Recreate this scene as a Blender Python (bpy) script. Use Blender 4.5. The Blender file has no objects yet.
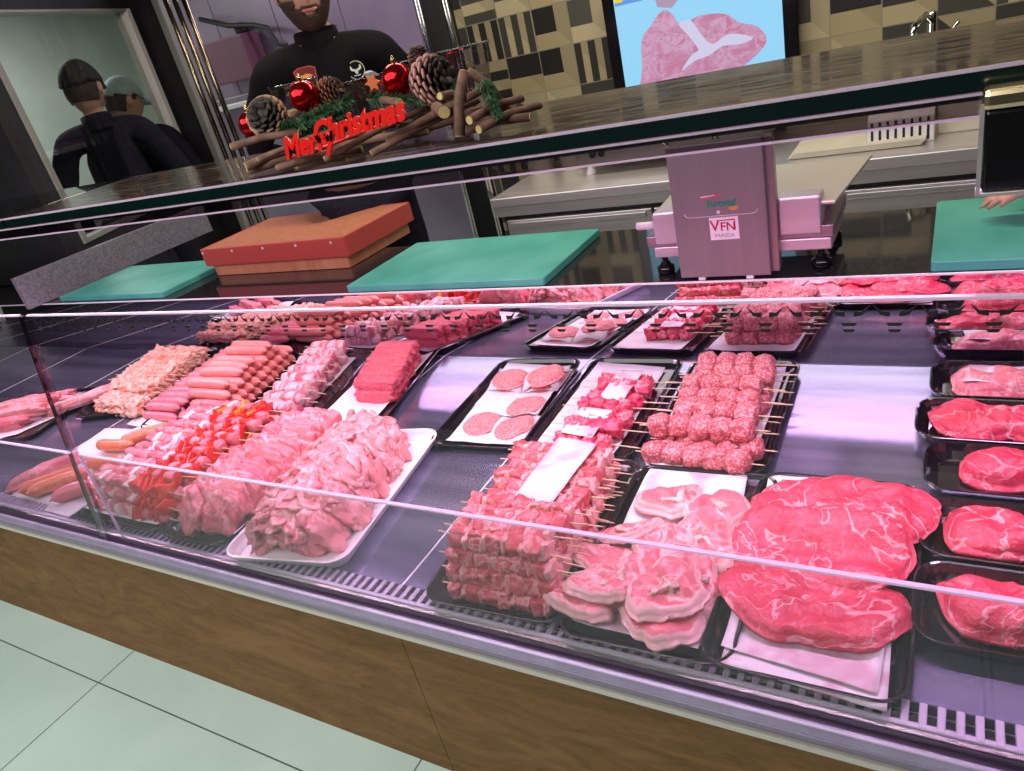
import bpy, bmesh, math, random
from mathutils import Vector, Matrix, noise
random.seed(7)
PI = math.pi
S = bpy.context.scene
COL = S.collection

# ---------------------------------------------------------------- camera, light, exposure
Rm = Matrix(((0.85873458, -0.03890593, 0.51094154),
             (0.46221764, 0.48924432, -0.739591),
             (-0.22120077, 0.87127856, 0.43811402)))
cam_d = bpy.data.cameras.new('camera')
cam = bpy.data.objects.new('camera', cam_d)
COL.objects.link(cam)
cam.matrix_world = Matrix.Translation((0, 0, 1.55)) @ Rm.to_4x4()
cam_d.sensor_fit = 'HORIZONTAL'
cam_d.sensor_width = 36.0
cam_d.lens = 728.867 / 1024 * 36.0
cam_d.clip_start = 0.02
S.camera = cam
S.view_settings.view_transform = 'Standard'
S.view_settings.look = 'None'
S.view_settings.gamma = 1.0
S.view_settings.use_curve_mapping = False
S.view_settings.exposure = 0.0
w = bpy.data.worlds.new('World')
S.world = w
w.use_nodes = True
w.node_tree.nodes['Background'].inputs[0].default_value = (0.55, 0.5, 0.45, 1)
w.node_tree.nodes['Background'].inputs[1].default_value = 0.05


def area(name, loc, size, power, color, direction, spread=180):
    l = bpy.data.lights.new(name, 'AREA')
    l.shape = 'RECTANGLE'
    l.size, l.size_y = size
    l.energy = power
    l.color = color
    l.spread = math.radians(spread)
    o = bpy.data.objects.new(name, l)
    o.location = loc
    o.rotation_euler = Vector(direction).to_track_quat('-Z', 'Y').to_euler()
    COL.objects.link(o)
    return o


# pink meat lamps run under the glass shelf, neutral strips hang from the ceiling
area('case_lamp_light', (-1.3, 1.12, 1.338), (4.6, 0.04), 33, (1.0, 0.62, 0.99), (0, -0.14, -1))
area('ceiling_light_customer', (-2.0, -0.9, 2.75), (4.0, 2.2), 118, (1.0, 0.98, 0.92), (0, 0.1, -1))
area('ceiling_light_staff', (-1.2, 2.35, 2.75), (3.4, 0.25), 46, (1.0, 0.88, 0.72), (0, 0.1, -1))
area('ceiling_light_back_room', (-3.0, 4.1, 2.6), (1.6, 0.3), 26, (0.95, 0.80, 1.0), (0, 0.1, -1))
area('ceiling_light_prep_room', (-5.6, 3.0, 2.6), (1.2, 0.6), 42, (1.0, 1.0, 0.95), (0, 0, -1))


# ---------------------------------------------------------------- helpers
def link(o, parent=None):
    COL.objects.link(o)
    if parent is not None:
        o.parent = parent
    return o


def mk(name, V, F, mat, parent=None, smooth=False, bev=0, loc=None, rot=None, attr=None, solid=0, sub=0, recalc=True):
    me = bpy.data.meshes.new(name)
    me.from_pydata([tuple(v) for v in V], [], F)
    if recalc:
        bm = bmesh.new(); bm.from_mesh(me)
        bmesh.ops.recalc_face_normals(bm, faces=bm.faces)
        bm.to_mesh(me); bm.free()
    if attr is not None:
        for an, vals in attr.items():
            a = me.attributes.new(an, 'FLOAT', 'POINT')
            a.data.foreach_set('value', vals)
    me.materials.append(mat)
    if smooth:
        me.polygons.foreach_set('use_smooth', [True] * len(me.polygons))
    o = bpy.data.objects.new(name, me)
    link(o, parent)
    if loc is not None: o.location = loc
    if rot is not None: o.rotation_euler = rot
    if solid:
        m = o.modifiers.new('s', 'SOLIDIFY'); m.thickness = solid; m.offset = 0
    if bev:
        m = o.modifiers.new('b', 'BEVEL'); m.width = bev; m.segments = 2; m.limit_method = 'ANGLE'
        m.angle_limit = 0.6
    if sub:
        m = o.modifiers.new('u', 'SUBSURF'); m.levels = sub; m.render_levels = sub
    return o


def thing(name, label, cat, loc=(0, 0, 0), rot=(0, 0, 0), group=None):
    o = bpy.data.objects.new(name, None)
    o.empty_display_size = 0.05
    o.location = loc; o.rotation_euler = rot
    COL.objects.link(o)
    return tag(o, label, cat, group)


def tag(o, label=None, cat=None, group=None, kind=None):
    if label: o['label'] = label
    if cat: o['category'] = cat
    if group: o['group'] = group
    if kind: o['kind'] = kind
    return o


def clone(o, parent=None):
    c = o.copy(); COL.objects.link(c); c.parent = parent
    for ch in list(o.children):
        clone(ch, c)
    return c


class G:
    """collects boxes, prisms and tubes for ONE mesh"""
    def __init__(s): s.V = []; s.F = []

    def add(s, V, F):
        n = len(s.V); s.V += [Vector(v) for v in V]; s.F += [tuple(i + n for i in f) for f in F]; return s

    def box(s, x0, x1, y0, y1, z0, z1):
        return s.add([(x0, y0, z0), (x1, y0, z0), (x1, y1, z0), (x0, y1, z0), (x0, y0, z1), (x1, y0, z1), (x1, y1, z1), (x0, y1, z1)],
                     [(0, 3, 2, 1), (4, 5, 6, 7), (0, 1, 5, 4), (1, 2, 6, 5), (2, 3, 7, 6), (3, 0, 4, 7)])

    def prism_x(s, prof, x0, x1):
        n = len(prof)
        V = [(x0, y, z) for y, z in prof] + [(x1, y, z) for y, z in prof]
        F = [tuple(range(n)), tuple(range(2 * n - 1, n - 1, -1))] + [(i, (i + 1) % n, n + (i + 1) % n, n + i) for i in range(n)]
        return s.add(V, F)

    def prism_y(s, prof, y0, y1):          # outline in (x, z)
        n = len(prof)
        V = [(x, y0, z) for x, z in prof] + [(x, y1, z) for x, z in prof]
        F = [tuple(range(n)), tuple(range(2 * n - 1, n - 1, -1))] + [(i, (i + 1) % n, n + (i + 1) % n, n + i) for i in range(n)]
        return s.add(V, F)

    def prism_z(s, prof, z0, z1):
        n = len(prof)
        V = [(x, y, z0) for x, y in prof] + [(x, y, z1) for x, y in prof]
        F = [tuple(range(n)), tuple(range(2 * n - 1, n - 1, -1))] + [(i, (i + 1) % n, n + (i + 1) % n, n + i) for i in range(n)]
        return s.add(V, F)

    def tube(s, path, rad, n=10, caps=True):
        P = [Vector(p) for p in path]
        if not hasattr(rad, '__len__'): rad = [rad] * len(P)
        V = []; F = []
        t0 = (P[1] - P[0]).normalized()
        up = Vector((0, 0, 1)) if abs(t0.z) < 0.9 else Vector((1, 0, 0))
        nrm = t0.cross(up).normalized()
        for i, p in enumerate(P):
            a = P[max(i - 1, 0)]; b = P[min(i + 1, len(P) - 1)]
            t = (b - a).normalized()
            nrm = (nrm - t * nrm.dot(t)).normalized()
            bi = t.cross(nrm)
            for k in range(n):
                an = 2 * PI * k / n
                V.append(p + (nrm * math.cos(an) + bi * math.sin(an)) * rad[i])
        for i in range(len(P) - 1):
            for k in range(n):
                F.append((i * n + k, i * n + (k + 1) % n, (i + 1) * n + (k + 1) % n, (i + 1) * n + k))
        if caps:
            F.append(tuple(range(n - 1, -1, -1)))
            F.append(tuple((len(P) - 1) * n + k for k in range(n)))
        return s.add(V, F)

    def cyl(s, c, r, h, n=20, axis='z', r2=None):
        c = Vector(c); d = {'x': Vector((h, 0, 0)), 'y': Vector((0, h, 0)), 'z': Vector((0, 0, h))}[axis]
        return s.tube([c, c + d], [r, r if r2 is None else r2], n)

    def lathe(s, prof, n=24, c=(0, 0, 0)):
        V = []; F = []
        for r, z in prof:
            for k in range(n):
                a = 2 * PI * k / n
                V.append((c[0] + r * math.cos(a), c[1] + r * math.sin(a), c[2] + z))
        for i in range(len(prof) - 1):
            for k in range(n):
                F.append((i * n + k, i * n + (k + 1) % n, (i + 1) * n + (k + 1) % n, (i + 1) * n + k))
        if prof[0][0] > 1e-5: F.append(tuple(range(n - 1, -1, -1)))
        if prof[-1][0] > 1e-5: F.append(tuple((len(prof) - 1) * n + k for k in range(n)))
        return s.add(V, F)

    def sphere(s, c, r, n=14, m=9, sc=(1, 1, 1)):
        V = []; F = []
        for i in range(1, m):
            t = PI * i / m
            for k in range(n):
                a = 2 * PI * k / n
                V.append((c[0] + r * sc[0] * math.sin(t) * math.cos(a), c[1] + r * sc[1] * math.sin(t) * math.sin(a), c[2] + r * sc[2] * math.cos(t)))
        V.append((c[0], c[1], c[2] + r * sc[2])); V.append((c[0], c[1], c[2] - r * sc[2]))
        top = len(V) - 2; bot = len(V) - 1
        for i in range(m - 2):
            for k in range(n):
                F.append((i * n + k, (i + 1) * n + k, (i + 1) * n + (k + 1) % n, i * n + (k + 1) % n))
        for k in range(n):
            F.append((top, k, (k + 1) % n)); F.append((bot, (m - 2) * n + (k + 1) % n, (m - 2) * n + k))
        return s.add(V, F)

    def xf(s, M):
        s.V = [M @ v for v in s.V]; return s

    def mk(s, name, mat, parent=None, **k):
        return mk(name, s.V, s.F, mat, parent, **k)


def rrect(w, l, r, n=5, cx=0, cy=0):
    pts = []
    for sx, sy, a0 in ((1, 1, 0), (-1, 1, PI / 2), (-1, -1, PI), (1, -1, 1.5 * PI)):
        for i in range(n + 1):
            a = a0 + PI / 2 * i / n
            pts.append((cx + sx * (w / 2 - r) + r * math.cos(a), cy + sy * (l / 2 - r) + r * math.sin(a)))
    return pts


def fbm(x, y, z=0.0, o=3):
    v = 0; a = 1; f = 1
    for i in range(o):
        v += a * noise.noise(Vector((x * f, y * f, z * f + i * 7.3))); a *= 0.5; f *= 2.1
    return v


# ---------------------------------------------------------------- materials
class NT:
    def __init__(s, name, **inp):
        s.m = bpy.data.materials.new(name); s.m.use_nodes = True
        s.t = s.m.node_tree; s.N = s.t.nodes; s.L = s.t.links
        s.b = s.N['Principled BSDF']
        s.set(**inp)

    def set(s, **inp):
        for k, v in inp.items():
            k = {'col': 'Base Color', 'rough': 'Roughness', 'metal': 'Metallic', 'emit': 'Emission Color', 'es': 'Emission Strength',
                 'coat': 'Coat Weight', 'spec': 'Specular IOR Level', 'alpha': 'Alpha', 'trans': 'Transmission Weight', 'sheen': 'Sheen Weight',
                 'sss': 'Subsurface Weight', 'crough': 'Coat Roughness', 'aniso': 'Anisotropic'}[k]
            if isinstance(v, (tuple, list)) and len(v) == 3: v = (*v, 1)
            s.b.inputs[k].default_value = v
        return s

    def n(s, t, **kw):
        nd = s.N.new(t)
        for k, v in kw.items():
            if k.startswith('i_'):
                nd.inputs[k[2:].replace('_', ' ')].default_value = v
            elif k.startswith('p'):
                nd.inputs[int(k[1:])].default_value = v
            else:
                setattr(nd, k, v)
        return nd

    def l(s, a, b): s.L.new(a, b); return s

    def coords(s, kind='Object', scale=(1, 1, 1), rot=(0, 0, 0), rnd=False):
        tc = s.n('ShaderNodeTexCoord'); mp = s.n('ShaderNodeMapping')
        mp.inputs['Scale'].default_value = scale; mp.inputs['Rotation'].default_value = rot
        if rnd:
            oi = s.n('ShaderNodeObjectInfo'); ml = s.n('ShaderNodeMath', operation='MULTIPLY', p1=37.0)
            s.l(oi.outputs['Random'], ml.inputs[0])
            ad = s.n('ShaderNodeVectorMath', operation='ADD')
            s.l(tc.outputs[kind], ad.inputs[0]); s.l(ml.outputs[0], ad.inputs[1]); s.l(ad.outputs[0], mp.inputs['Vector'])
        else:
            s.l(tc.outputs[kind], mp.inputs['Vector'])
        return mp.outputs[0]

    def noise(s, vec, scale, detail=3, rough=0.55, dist=0.0):
        nd = s.n('ShaderNodeTexNoise'); nd.inputs['Scale'].default_value = scale
        nd.inputs['Detail'].default_value = detail; nd.inputs['Roughness'].default_value = rough; nd.inputs['Distortion'].default_value = dist
        s.l(vec, nd.inputs['Vector']); return nd.outputs['Fac']

    def ramp(s, fac, stops, interp='LINEAR'):
        r = s.n('ShaderNodeValToRGB'); r.color_ramp.interpolation = interp
        e = r.color_ramp.elements
        while len(e) < len(stops): e.new(0.5)
        for i, (p, c) in enumerate(stops):
            e[i].position = p
            if not hasattr(c, '__len__'): c = (c, c, c)
            e[i].color = (*c[:3], 1)
        s.l(fac, r.inputs[0]); return r.outputs[0]

    def mix(s, fac, a, b, mode='MIX'):
        m = s.n('ShaderNodeMix', data_type='RGBA', blend_type=mode)
        for sock, v in ((m.inputs[0], fac), (m.inputs[6], a), (m.inputs[7], b)):
            if isinstance(v, (int, float)): sock.default_value = v
            elif isinstance(v, (tuple, list)): sock.default_value = (*v[:3], 1)
            else: s.l(v, sock)
        return m.outputs[2]

    def bump(s, h, strength=0.3, dist=0.01):
        b = s.n('ShaderNodeBump'); b.inputs['Strength'].default_value = strength; b.inputs['Distance'].default_value = dist
        s.l(h, b.inputs['Height']); s.l(b.outputs[0], s.b.inputs['Normal']); return b

    def col(s, c): s.l(c, s.b.inputs['Base Color']); return s


def plain(name, col, rough=0.5, metal=0.0, **k):
    return NT(name, col=col, rough=rough, metal=metal, **k).m


def noisy(name, a, b, scale=20, rough=0.5, metal=0.0, bump=0.0, stretch=(1, 1, 1), bd=0.002, kind='Object', **k):
    t = NT(name, rough=rough, metal=metal, **k)
    f = t.noise(t.coords(kind, stretch), scale, 4)
    t.col(t.ramp(f, [(0.3, a), (0.7, b)]))
    if bump: t.bump(f, bump, bd)
    return t.m


def thin_glass(name, tint, refl=(1, 1, 1), ior=1.5, boost=0.0):
    m = bpy.data.materials.new(name); m.use_nodes = True
    N = m.node_tree.nodes; L = m.node_tree.links; N.remove(N['Principled BSDF'])
    tr = N.new('ShaderNodeBsdfTransparent'); tr.inputs[0].default_value = (*tint, 1)
    gl = N.new('ShaderNodeBsdfGlossy'); gl.inputs['Roughness'].default_value = 0.01; gl.inputs[0].default_value = (*refl, 1)
    fr = N.new('ShaderNodeFresnel'); fr.inputs[0].default_value = ior
    mx = N.new('ShaderNodeMixShader')
    ad = N.new('ShaderNodeMath'); ad.operation = 'ADD'; ad.inputs[1].default_value = boost
    # the same reflectance on both faces of a pane
    ge = N.new('ShaderNodeNewGeometry'); io = N.new('ShaderNodeMapRange')
    io.inputs[3].default_value = ior; io.inputs[4].default_value = 1.0 / ior
    L.new(ge.outputs['Backfacing'], io.inputs[0]); L.new(io.outputs[0], fr.inputs[0])
    L.new(fr.outputs[0], ad.inputs[0]); L.new(ad.outputs[0], mx.inputs[0])
    L.new(tr.outputs[0], mx.inputs[1]); L.new(gl.outputs[0], mx.inputs[2]); L.new(mx.outputs[0], N['Material Output'].inputs[0])
    return m


M = {}


def edge_glass():
    t = NT('polished_glass_edge', col=(0.80, 0.70, 0.84), rough=0.2)
    tl = t.n('ShaderNodeBsdfTranslucent'); tl.inputs[0].default_value = (0.85, 0.72, 0.86, 1)
    mx = t.n('ShaderNodeMixShader'); mx.inputs[0].default_value = 0.5
    t.l(t.b.outputs[0], mx.inputs[1]); t.l(tl.outputs[0], mx.inputs[2]); t.l(mx.outputs[0], t.N['Material Output'].inputs[0])
    return t.m


M['steel'] = noisy('brushed_steel', (0.60, 0.57, 0.57), (0.74, 0.71, 0.70), 6, 0.36, 0.75, stretch=(0.3, 12, 12))
M['deck'] = noisy('deck_steel', (0.17, 0.17, 0.26), (0.42, 0.41, 0.58), 4, 0.20, 0.8, bump=0.03, stretch=(0.25, 3, 3), bd=0.01)  # colour streaks stand in for reflections and highlights on the steel
M['chrome'] = plain('chrome', (0.75, 0.73, 0.70), 0.12, 1.0)
M['brass'] = plain('champagne_metal', (0.80, 0.66, 0.40), 0.22, 1.0)
M['mirror'] = plain('mirror', (0.80, 0.74, 0.82), 0.015, 1.0)
M['glass'] = thin_glass('clear_glass', (0.975, 0.965, 0.98), refl=(0.42, 0.42, 0.42))
M['glass_edge'] = edge_glass()
M['dark_edge'] = NT('green_glass_edge', col=(0.002, 0.012, 0.010), rough=0.12, spec=0.8).m
M['black'] = plain('black', (0.008, 0.008, 0.009), 0.45)
M['black_gloss'] = plain('black_gloss', (0.006, 0.006, 0.007), 0.12)
M['rubber'] = plain('rubber', (0.015, 0.015, 0.016), 0.6)
M['tray'] = plain('black_tray', (0.012, 0.011, 0.013), 0.14, coat=0.5)
M['bumper'] = noisy('bumper_aluminium', (0.26, 0.20, 0.32), (0.34, 0.27, 0.40), 30, 0.42, 0.4, stretch=(0.1, 1, 1))  # lilac glow of the meat lamps painted into the metal colour
M['trim_white'] = plain('cream_trim', (0.80, 0.76, 0.68), 0.4)
M['grille'] = plain('grey_grille', (0.38, 0.35, 0.44), 0.4, 0.2)
M['whitep'] = plain('white_plastic', (0.82, 0.80, 0.80), 0.3)
M['wood_end'] = None
t = NT('oak_panel', rough=0.72, spec=0.2)
v = t.coords('Object', (1.2, 1.2, 5.0))
f = t.noise(v, 3.0, 6, 0.62, 1.8)
f2 = t.noise(t.coords('Object', (6, 6, 60)), 6.0, 3)
t.col(t.mix(0.35, t.ramp(f, [(0.32, (0.150, 0.070, 0.024)), (0.52, (0.240, 0.122, 0.046)), (0.7, (0.31, 0.168, 0.068))]),
            t.ramp(f2, [(0.3, (0.10, 0.055, 0.022)), (0.7, (0.28, 0.17, 0.08))])))
t.bump(f2, 0.08, 0.002)
M['oak'] = t.m
t = NT('floor_tiles', rough=0.28)
v = t.coords('Object')
br = t.n('ShaderNodeTexBrick', offset=0.0, squash=1.0)
br.inputs['Scale'].default_value = 1.0; br.inputs['Mortar Size'].default_value = 0.0022; br.inputs['Mortar Smooth'].default_value = 0.0
br.inputs['Brick Width'].default_value = 1.2; br.inputs['Row Height'].default_value = 0.6
br.inputs['Color1'].default_value = (1, 1, 1, 1); br.inputs['Color2'].default_value = (0.96, 0.96, 0.96, 1); br.inputs['Mortar'].default_value = (0.2, 0.2, 0.19, 1)
t.l(v, br.inputs['Vector'])
c = t.ramp(t.noise(v, 1.7, 5, 0.6), [(0.3, (0.45, 0.60, 0.55)), (0.7, (0.56, 0.71, 0.66))])
t.col(t.mix(1.0, c, br.outputs['Color'], 'MULTIPLY'))
M['floor'] = t.m

# ---------------------------------------------------------------- the room
XR = 2.6
YB = 3.35            # tiled wall behind the staff
floor = G().box(-9, XR + 2, -2.5, 7, -0.05, 0.0).mk('floor', M['floor']); floor.location = (-2.28, 0.645, 0)
floor.data.transform(Matrix.Translation((2.28, -0.645, 0)))
tag(floor, kind='structure')
tag(G().box(-9, XR, -2.5, 6.2, 2.9, 2.95).mk('ceiling', plain('dark_ceiling', (0.03, 0.027, 0.025), 0.7)), kind='structure')


def wall_tiles(name, x0, x1, z0, z1, y):
    """patchwork of dark and sand tiles: the pattern is part of the tiles"""
    t = NT('patchwork_tiles', rough=0.3)
    v = t.coords('Object', (1 / 0.18, 1, 1 / 0.177))
    sep = t.n('ShaderNodeSeparateXYZ'); t.l(v, sep.inputs[0])

    def mth(op, a, b=None, c=None):
        nd = t.n('ShaderNodeMath', operation=op)
        for i, q in enumerate((a, b, c)):
            if q is None: continue
            if isinstance(q, (int, float)): nd.inputs[i].default_value = q
            else: t.l(q, nd.inputs[i])
        return nd.outputs[0]
    X, Z = sep.outputs[0], sep.outputs[2]
    fx = mth('FRACT', X); fz = mth('FRACT', Z)
    ix = mth('FLOOR', X); iz = mth('FLOOR', Z)
    cb = t.n('ShaderNodeCombineXYZ'); t.l(ix, cb.inputs[0]); t.l(iz, cb.inputs[2])
    wn = t.n('ShaderNodeTexWhiteNoise'); t.l(cb.outputs[0], wn.inputs['Vector'])
    R1 = wn.outputs['Value']
    sp = t.n('ShaderNodeSeparateColor'); t.l(wn.outputs['Color'], sp.inputs[0])
    R2 = sp.outputs[1]
    hs = mth('GREATER_THAN', mth('FRACT', mth('MULTIPLY', fz, 2.0)), 0.48)         # horizontal bars
    vs = mth('GREATER_THAN', mth('FRACT', mth('MULTIPLY', fx, 2.6)), 0.52)         # vertical bars
    sq = mth('MULTIPLY', mth('LESS_THAN', fx, 0.62), mth('GREATER_THAN', fz, 0.38))
    half = mth('GREATER_THAN', fz, 0.45)
    dg = mth('GREATER_THAN', mth('ADD', fx, fz), 1.0)
    pat = mth('MULTIPLY', hs, mth('LESS_THAN', R1, 0.27))
    pat = mth('ADD', pat, mth('MULTIPLY', vs, mth('MULTIPLY', mth('GREATER_THAN', R1, 0.27), mth('LESS_THAN', R1, 0.42))))
    pat = mth('ADD', pat, mth('MULTIPLY', mth('SUBTRACT', 1.0, sq), mth('MULTIPLY', mth('GREATER_THAN', R1, 0.42), mth('LESS_THAN', R1, 0.62))))
    pat = mth('ADD', pat, mth('MULTIPLY', mth('SUBTRACT', 1.0, half), mth('MULTIPLY', mth('GREATER_THAN', R1, 0.62), mth('LESS_THAN', R1, 0.8))))
    pat = mth('ADD', pat, mth('MULTIPLY', dg, mth('MULTIPLY', mth('GREATER_THAN', R1, 0.8), mth('LESS_THAN', R1, 0.86))))
    sand = t.mix(R2, (0.36, 0.30, 0.17), (0.50, 0.43, 0.27))
    sand = t.mix(mth('MULTIPLY', dg, 0.35), sand, (0.20, 0.18, 0.12))
    dark = t.mix(R2, (0.018, 0.017, 0.018), (0.075, 0.075, 0.06))
    c = t.mix(pat, dark, sand)
    gx = mth('MINIMUM', fx, mth('SUBTRACT', 1.0, fx)); gz = mth('MINIMUM', fz, mth('SUBTRACT', 1.0, fz))
    gr = mth('LESS_THAN', mth('MINIMUM', gx, gz), 0.012)
    t.col(t.mix(gr, c, (0.25, 0.24, 0.18)))
    o = G().box(x0 + 1.70, x1 + 1.70, 0, 0.08, z0 - 1.39, z1 - 1.39).mk(name, t.m); o.location = (-1.70, y, 1.39)
    return tag(o, kind='structure')


wall_tiles('wall_back', -2.2, XR, 0, 2.9, YB)
dk = noisy('dark_plaster', (0.010, 0.009, 0.012), (0.022, 0.02, 0.025), 8, 0.6)
tag(G().box(XR, XR + 0.08, -2.5, 6.2, 0, 2.9).mk('wall_right', dk), kind='structure')
tag(G().box(-9, XR, -2.58, -2.5, 0, 2.9).mk('wall_front', dk), kind='structure')
tag(G().box(-9, XR, 6.2, 6.28, 0, 2.9).mk('wall_far', dk), kind='structure')
tag(G().box(-9.08, -9, -2.5, 6.2, 0, 2.9).mk('wall_left', dk), kind='structure')

# ---------------------------------------------------------------- the refrigerated display counter
X0, X1 = -5.2, 1.2
DZ = 0.66            # deck height
case = thing('display_counter', 'long refrigerated meat counter with oak front panel, silver bumper and glass shelf', 'display counter', (0, 0, 0))
g = G()
for a, b in ((X0, -3.303), (-3.3, -0.9815), (-0.98, X1)):
    g.box(a, b, 0.779, 0.80, 0.0, 0.452)
g.mk('front_panel', M['oak'], case, bev=0.0008)
G().box(X0, X1, 0.80, 0.86, 0.0, 0.55).mk('carcass', M['black'], case)
tr_ = G().prism_x([(0.774, 0.452), (0.80, 0.452), (0.80, 0.466), (0.774, 0.466)], X0, X1).mk('trim_strip', M['trim_white'], case, bev=0.002)
tr_['label'] = 'cream strip along top of the oak panel'
G().box(X0, X1, 0.79, 0.83, 0.466, 0.56).mk('recess', M['black'], case)
# rounded bumper rail, lower dark roll and upper bright lip; lilac lamp light is in both colours
prof = [(0.80, 0.571), (0.73, 0.572), (0.712, 0.577), (0.697, 0.588), (0.683, 0.602), (0.673, 0.618), (0.668, 0.634), (0.690, 0.636), (0.80, 0.636)]
G().prism_x(prof, X0, X1).mk('bumper', M['bumper'], case, smooth=False, bev=0.002)
g = G()
g.prism_x([(0.6675, 0.6365), (0.6665, 0.646), (0.669, 0.654), (0.673, 0.657), (0.677, 0.656), (0.679, 0.650), (0.679, 0.6365)], X0, X1)
g.mk('glass_channel', noisy('lilac_lit_aluminium', (0.36, 0.29, 0.45), (0.44, 0.36, 0.54), 20, 0.35, 0.4), case, bev=0.003)
g = G().box(X0, X1, 0.690, 0.70, 0.6, 0.662)
g.mk('channel_lip', M['chrome'], case, bev=0.002)
# deck: steel plates with bright raised joints
sx = [-4.93, -4.42, -3.91, -3.407, -2.9, -2.39, -1.885, -1.378, -0.87, -0.363, 0.145, 0.65, X1]
p_ = X0
for b in sx:
    G().box(p_ + 0.0015, b - 0.0015, 0.742, 1.668, DZ - 0.02, DZ).mk('deck_plate', M['deck'], case, bev=0.0015)
    if b < X1: G().box(b - 0.0014, b + 0.0014, 0.742, 1.668, DZ - 0.004, DZ + 0.0004).mk('deck_joint', M['whitep'], case)
    p_ = b
G().box(X0, X1, 0.742, 1.67, DZ - 0.045, DZ - 0.021).mk('deck_base', M['whitep'], case)
# front air grille: comb of slots
g = G(); x = X0
while x < X1:
    g.box(x, x + 0.010, 0.702, 0.741, DZ - 0.006, DZ + 0.004); x += 0.0205
g.box(X0, X1, 0.700, 0.709, DZ - 0.008, DZ + 0.0035)
gr = g.mk('air_grille', M['grille'], case, bev=0.0015)
G().box(X0, X1, 0.70, 0.742, DZ - 0.05, DZ - 0.022).mk('air_duct', plain('duct_dark', (0.12, 0.11, 0.14), 0.4), case)
# mirror at the back of the deck, vent holes on its top rail
G().prism_x([(1.6700, DZ), (1.6872, 0.880), (1.6912, 0.880), (1.6740, DZ)], X0, X1).mk('mirror_back', M['mirror'], case)
G().box(X0, X1, 1.693, 1.71, 0.3, 0.880).mk('rear_body', M['steel'], case)
# worktop: polished dark stone on a steel nosing
stone = NT('polished_black_granite', rough=0.06, spec=0.6)
f = stone.noise(stone.coords('Object'), 160, 2)
stone.col(stone.ramp(f, [(0.45, (0.012, 0.011, 0.012)), (0.75, (0.05, 0.045, 0.05))]))
G().box(X0, X1, 1.667, 2.13, 0.8805, 0.885).mk('worktop', stone.m, case, bev=0.002)
G().box(X0, X1, 1.6625, 1.6665, 0.8805, 0.8865).mk('worktop_nosing', M['whitep'], case, bev=0.002)
G().box(X0, X1, 2.05, 2.10, 0.0, 0.868).mk('rear_panel', M['steel'], case)
# low inner wind deflector glass and tall front glass, two panes each
for a, b in ((X0, -1.765), (-1.725, X1)):
    d = G().prism_x([(0.700, DZ - 0.003), (0.706, DZ - 0.003), (0.714, 0.888), (0.708, 0.888)], a, b).mk('deflector_glass', M['glass'], case)
    G().prism_x([(0.7075, 0.8882), (0.7145, 0.8882), (0.7145, 0.8915), (0.7075, 0.8915)], a, b).mk('polished_edge', M['glass_edge'], d)
G().add([(-1.725, 0.700, DZ), (-1.725, 0.706, DZ), (-1.725, 0.714, 0.888), (-1.725, 0.708, 0.888), (-1.7275, 0.700, DZ), (-1.7275, 0.706, DZ), (-1.7275, 0.714, 0.888), (-1.7275, 0.708, 0.888)],
        [(0, 1, 2, 3), (4, 7, 6, 5), (0, 4, 5, 1), (1, 5, 6, 2), (2, 6, 7, 3), (3, 7, 4, 0)]).mk('glass_side_edge', M['glass_edge'], case)
fp = [(0.6795, 0.646), (0.690, 0.700), (0.710, 0.84), (0.729, 0.96), (0.746, 1.07), (0.758, 1.14), (0.766, 1.18), (0.772, 1.213)]
prof = fp + [(y + 0.006, z) for y, z in reversed(fp)]


def side_strip(x, w_, mat, name):
    g = G().prism_x([(y - 0.001, z) for y, z in fp] + [(y + 0.0075, z) for y, z in reversed(fp)], x, x + w_)
    return g.mk(name, mat, case)


# bull sticker: two horns and two bars under them
def bull(parent, x):
    g = G()
    for s in (-1, 1):
        g.prism_y([(s * 0.0035, 0.004), (s * 0.0095, 0.0035), (s * 0.0165, 0.0095), (s * 0.0105, 0.0005), (s * 0.0035, -0.001)], 0, 0.0006)
    g.prism_y([(-0.0065, -0.0062), (0.0065, -0.0062), (0.0045, -0.009), (-0.0045, -0.009)], 0, 0.0006)
    g.prism_y([(-0.0052, -0.0118), (0.0052, -0.0118), (0.0035, -0.0145), (-0.0035, -0.0145)], 0, 0.0006)
    g.V = [Vector((v_.x * 1.22, v_.y, v_.z * 1.22)) for v_ in g.V]
    return g


me_bull = None
for a, b in ((X0, -1.79), (-1.755, X1)):
    p = G().prism_x(prof, a, b).mk('front_glass', M['glass'], case, smooth=False)
    G().prism_x([(0.7715, 1.2132), (0.7785, 1.2132), (0.7785, 1.2165), (0.7715, 1.2165)], a, b).mk('polished_edge', M['glass_edge'], p)
    x = a + 0.05
    while x < b - 0.02:
        if -3.3 < x < 0.3:
            if me_bull is None:
                o = bull(p, x).mk('bull_sticker', M['black'], p); me_bull = o; o['label'] = 'small black bull head sticker'
            else:
                o = me_bull.copy(); COL.objects.link(o); o.parent = p
            o.location = (x, 0.7655, 1.2); o.rotation_euler = (-0.18, 0, 0)
        x += 0.0425
side_strip(-1.7890, 0.0025, M['black_gloss'], 'glass_joint')
side_strip(-1.7855, 0.030, thin_glass('joint_glass', (0.86, 0.80, 0.86), boost=0.10), 'glass_joint_cover')
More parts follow.
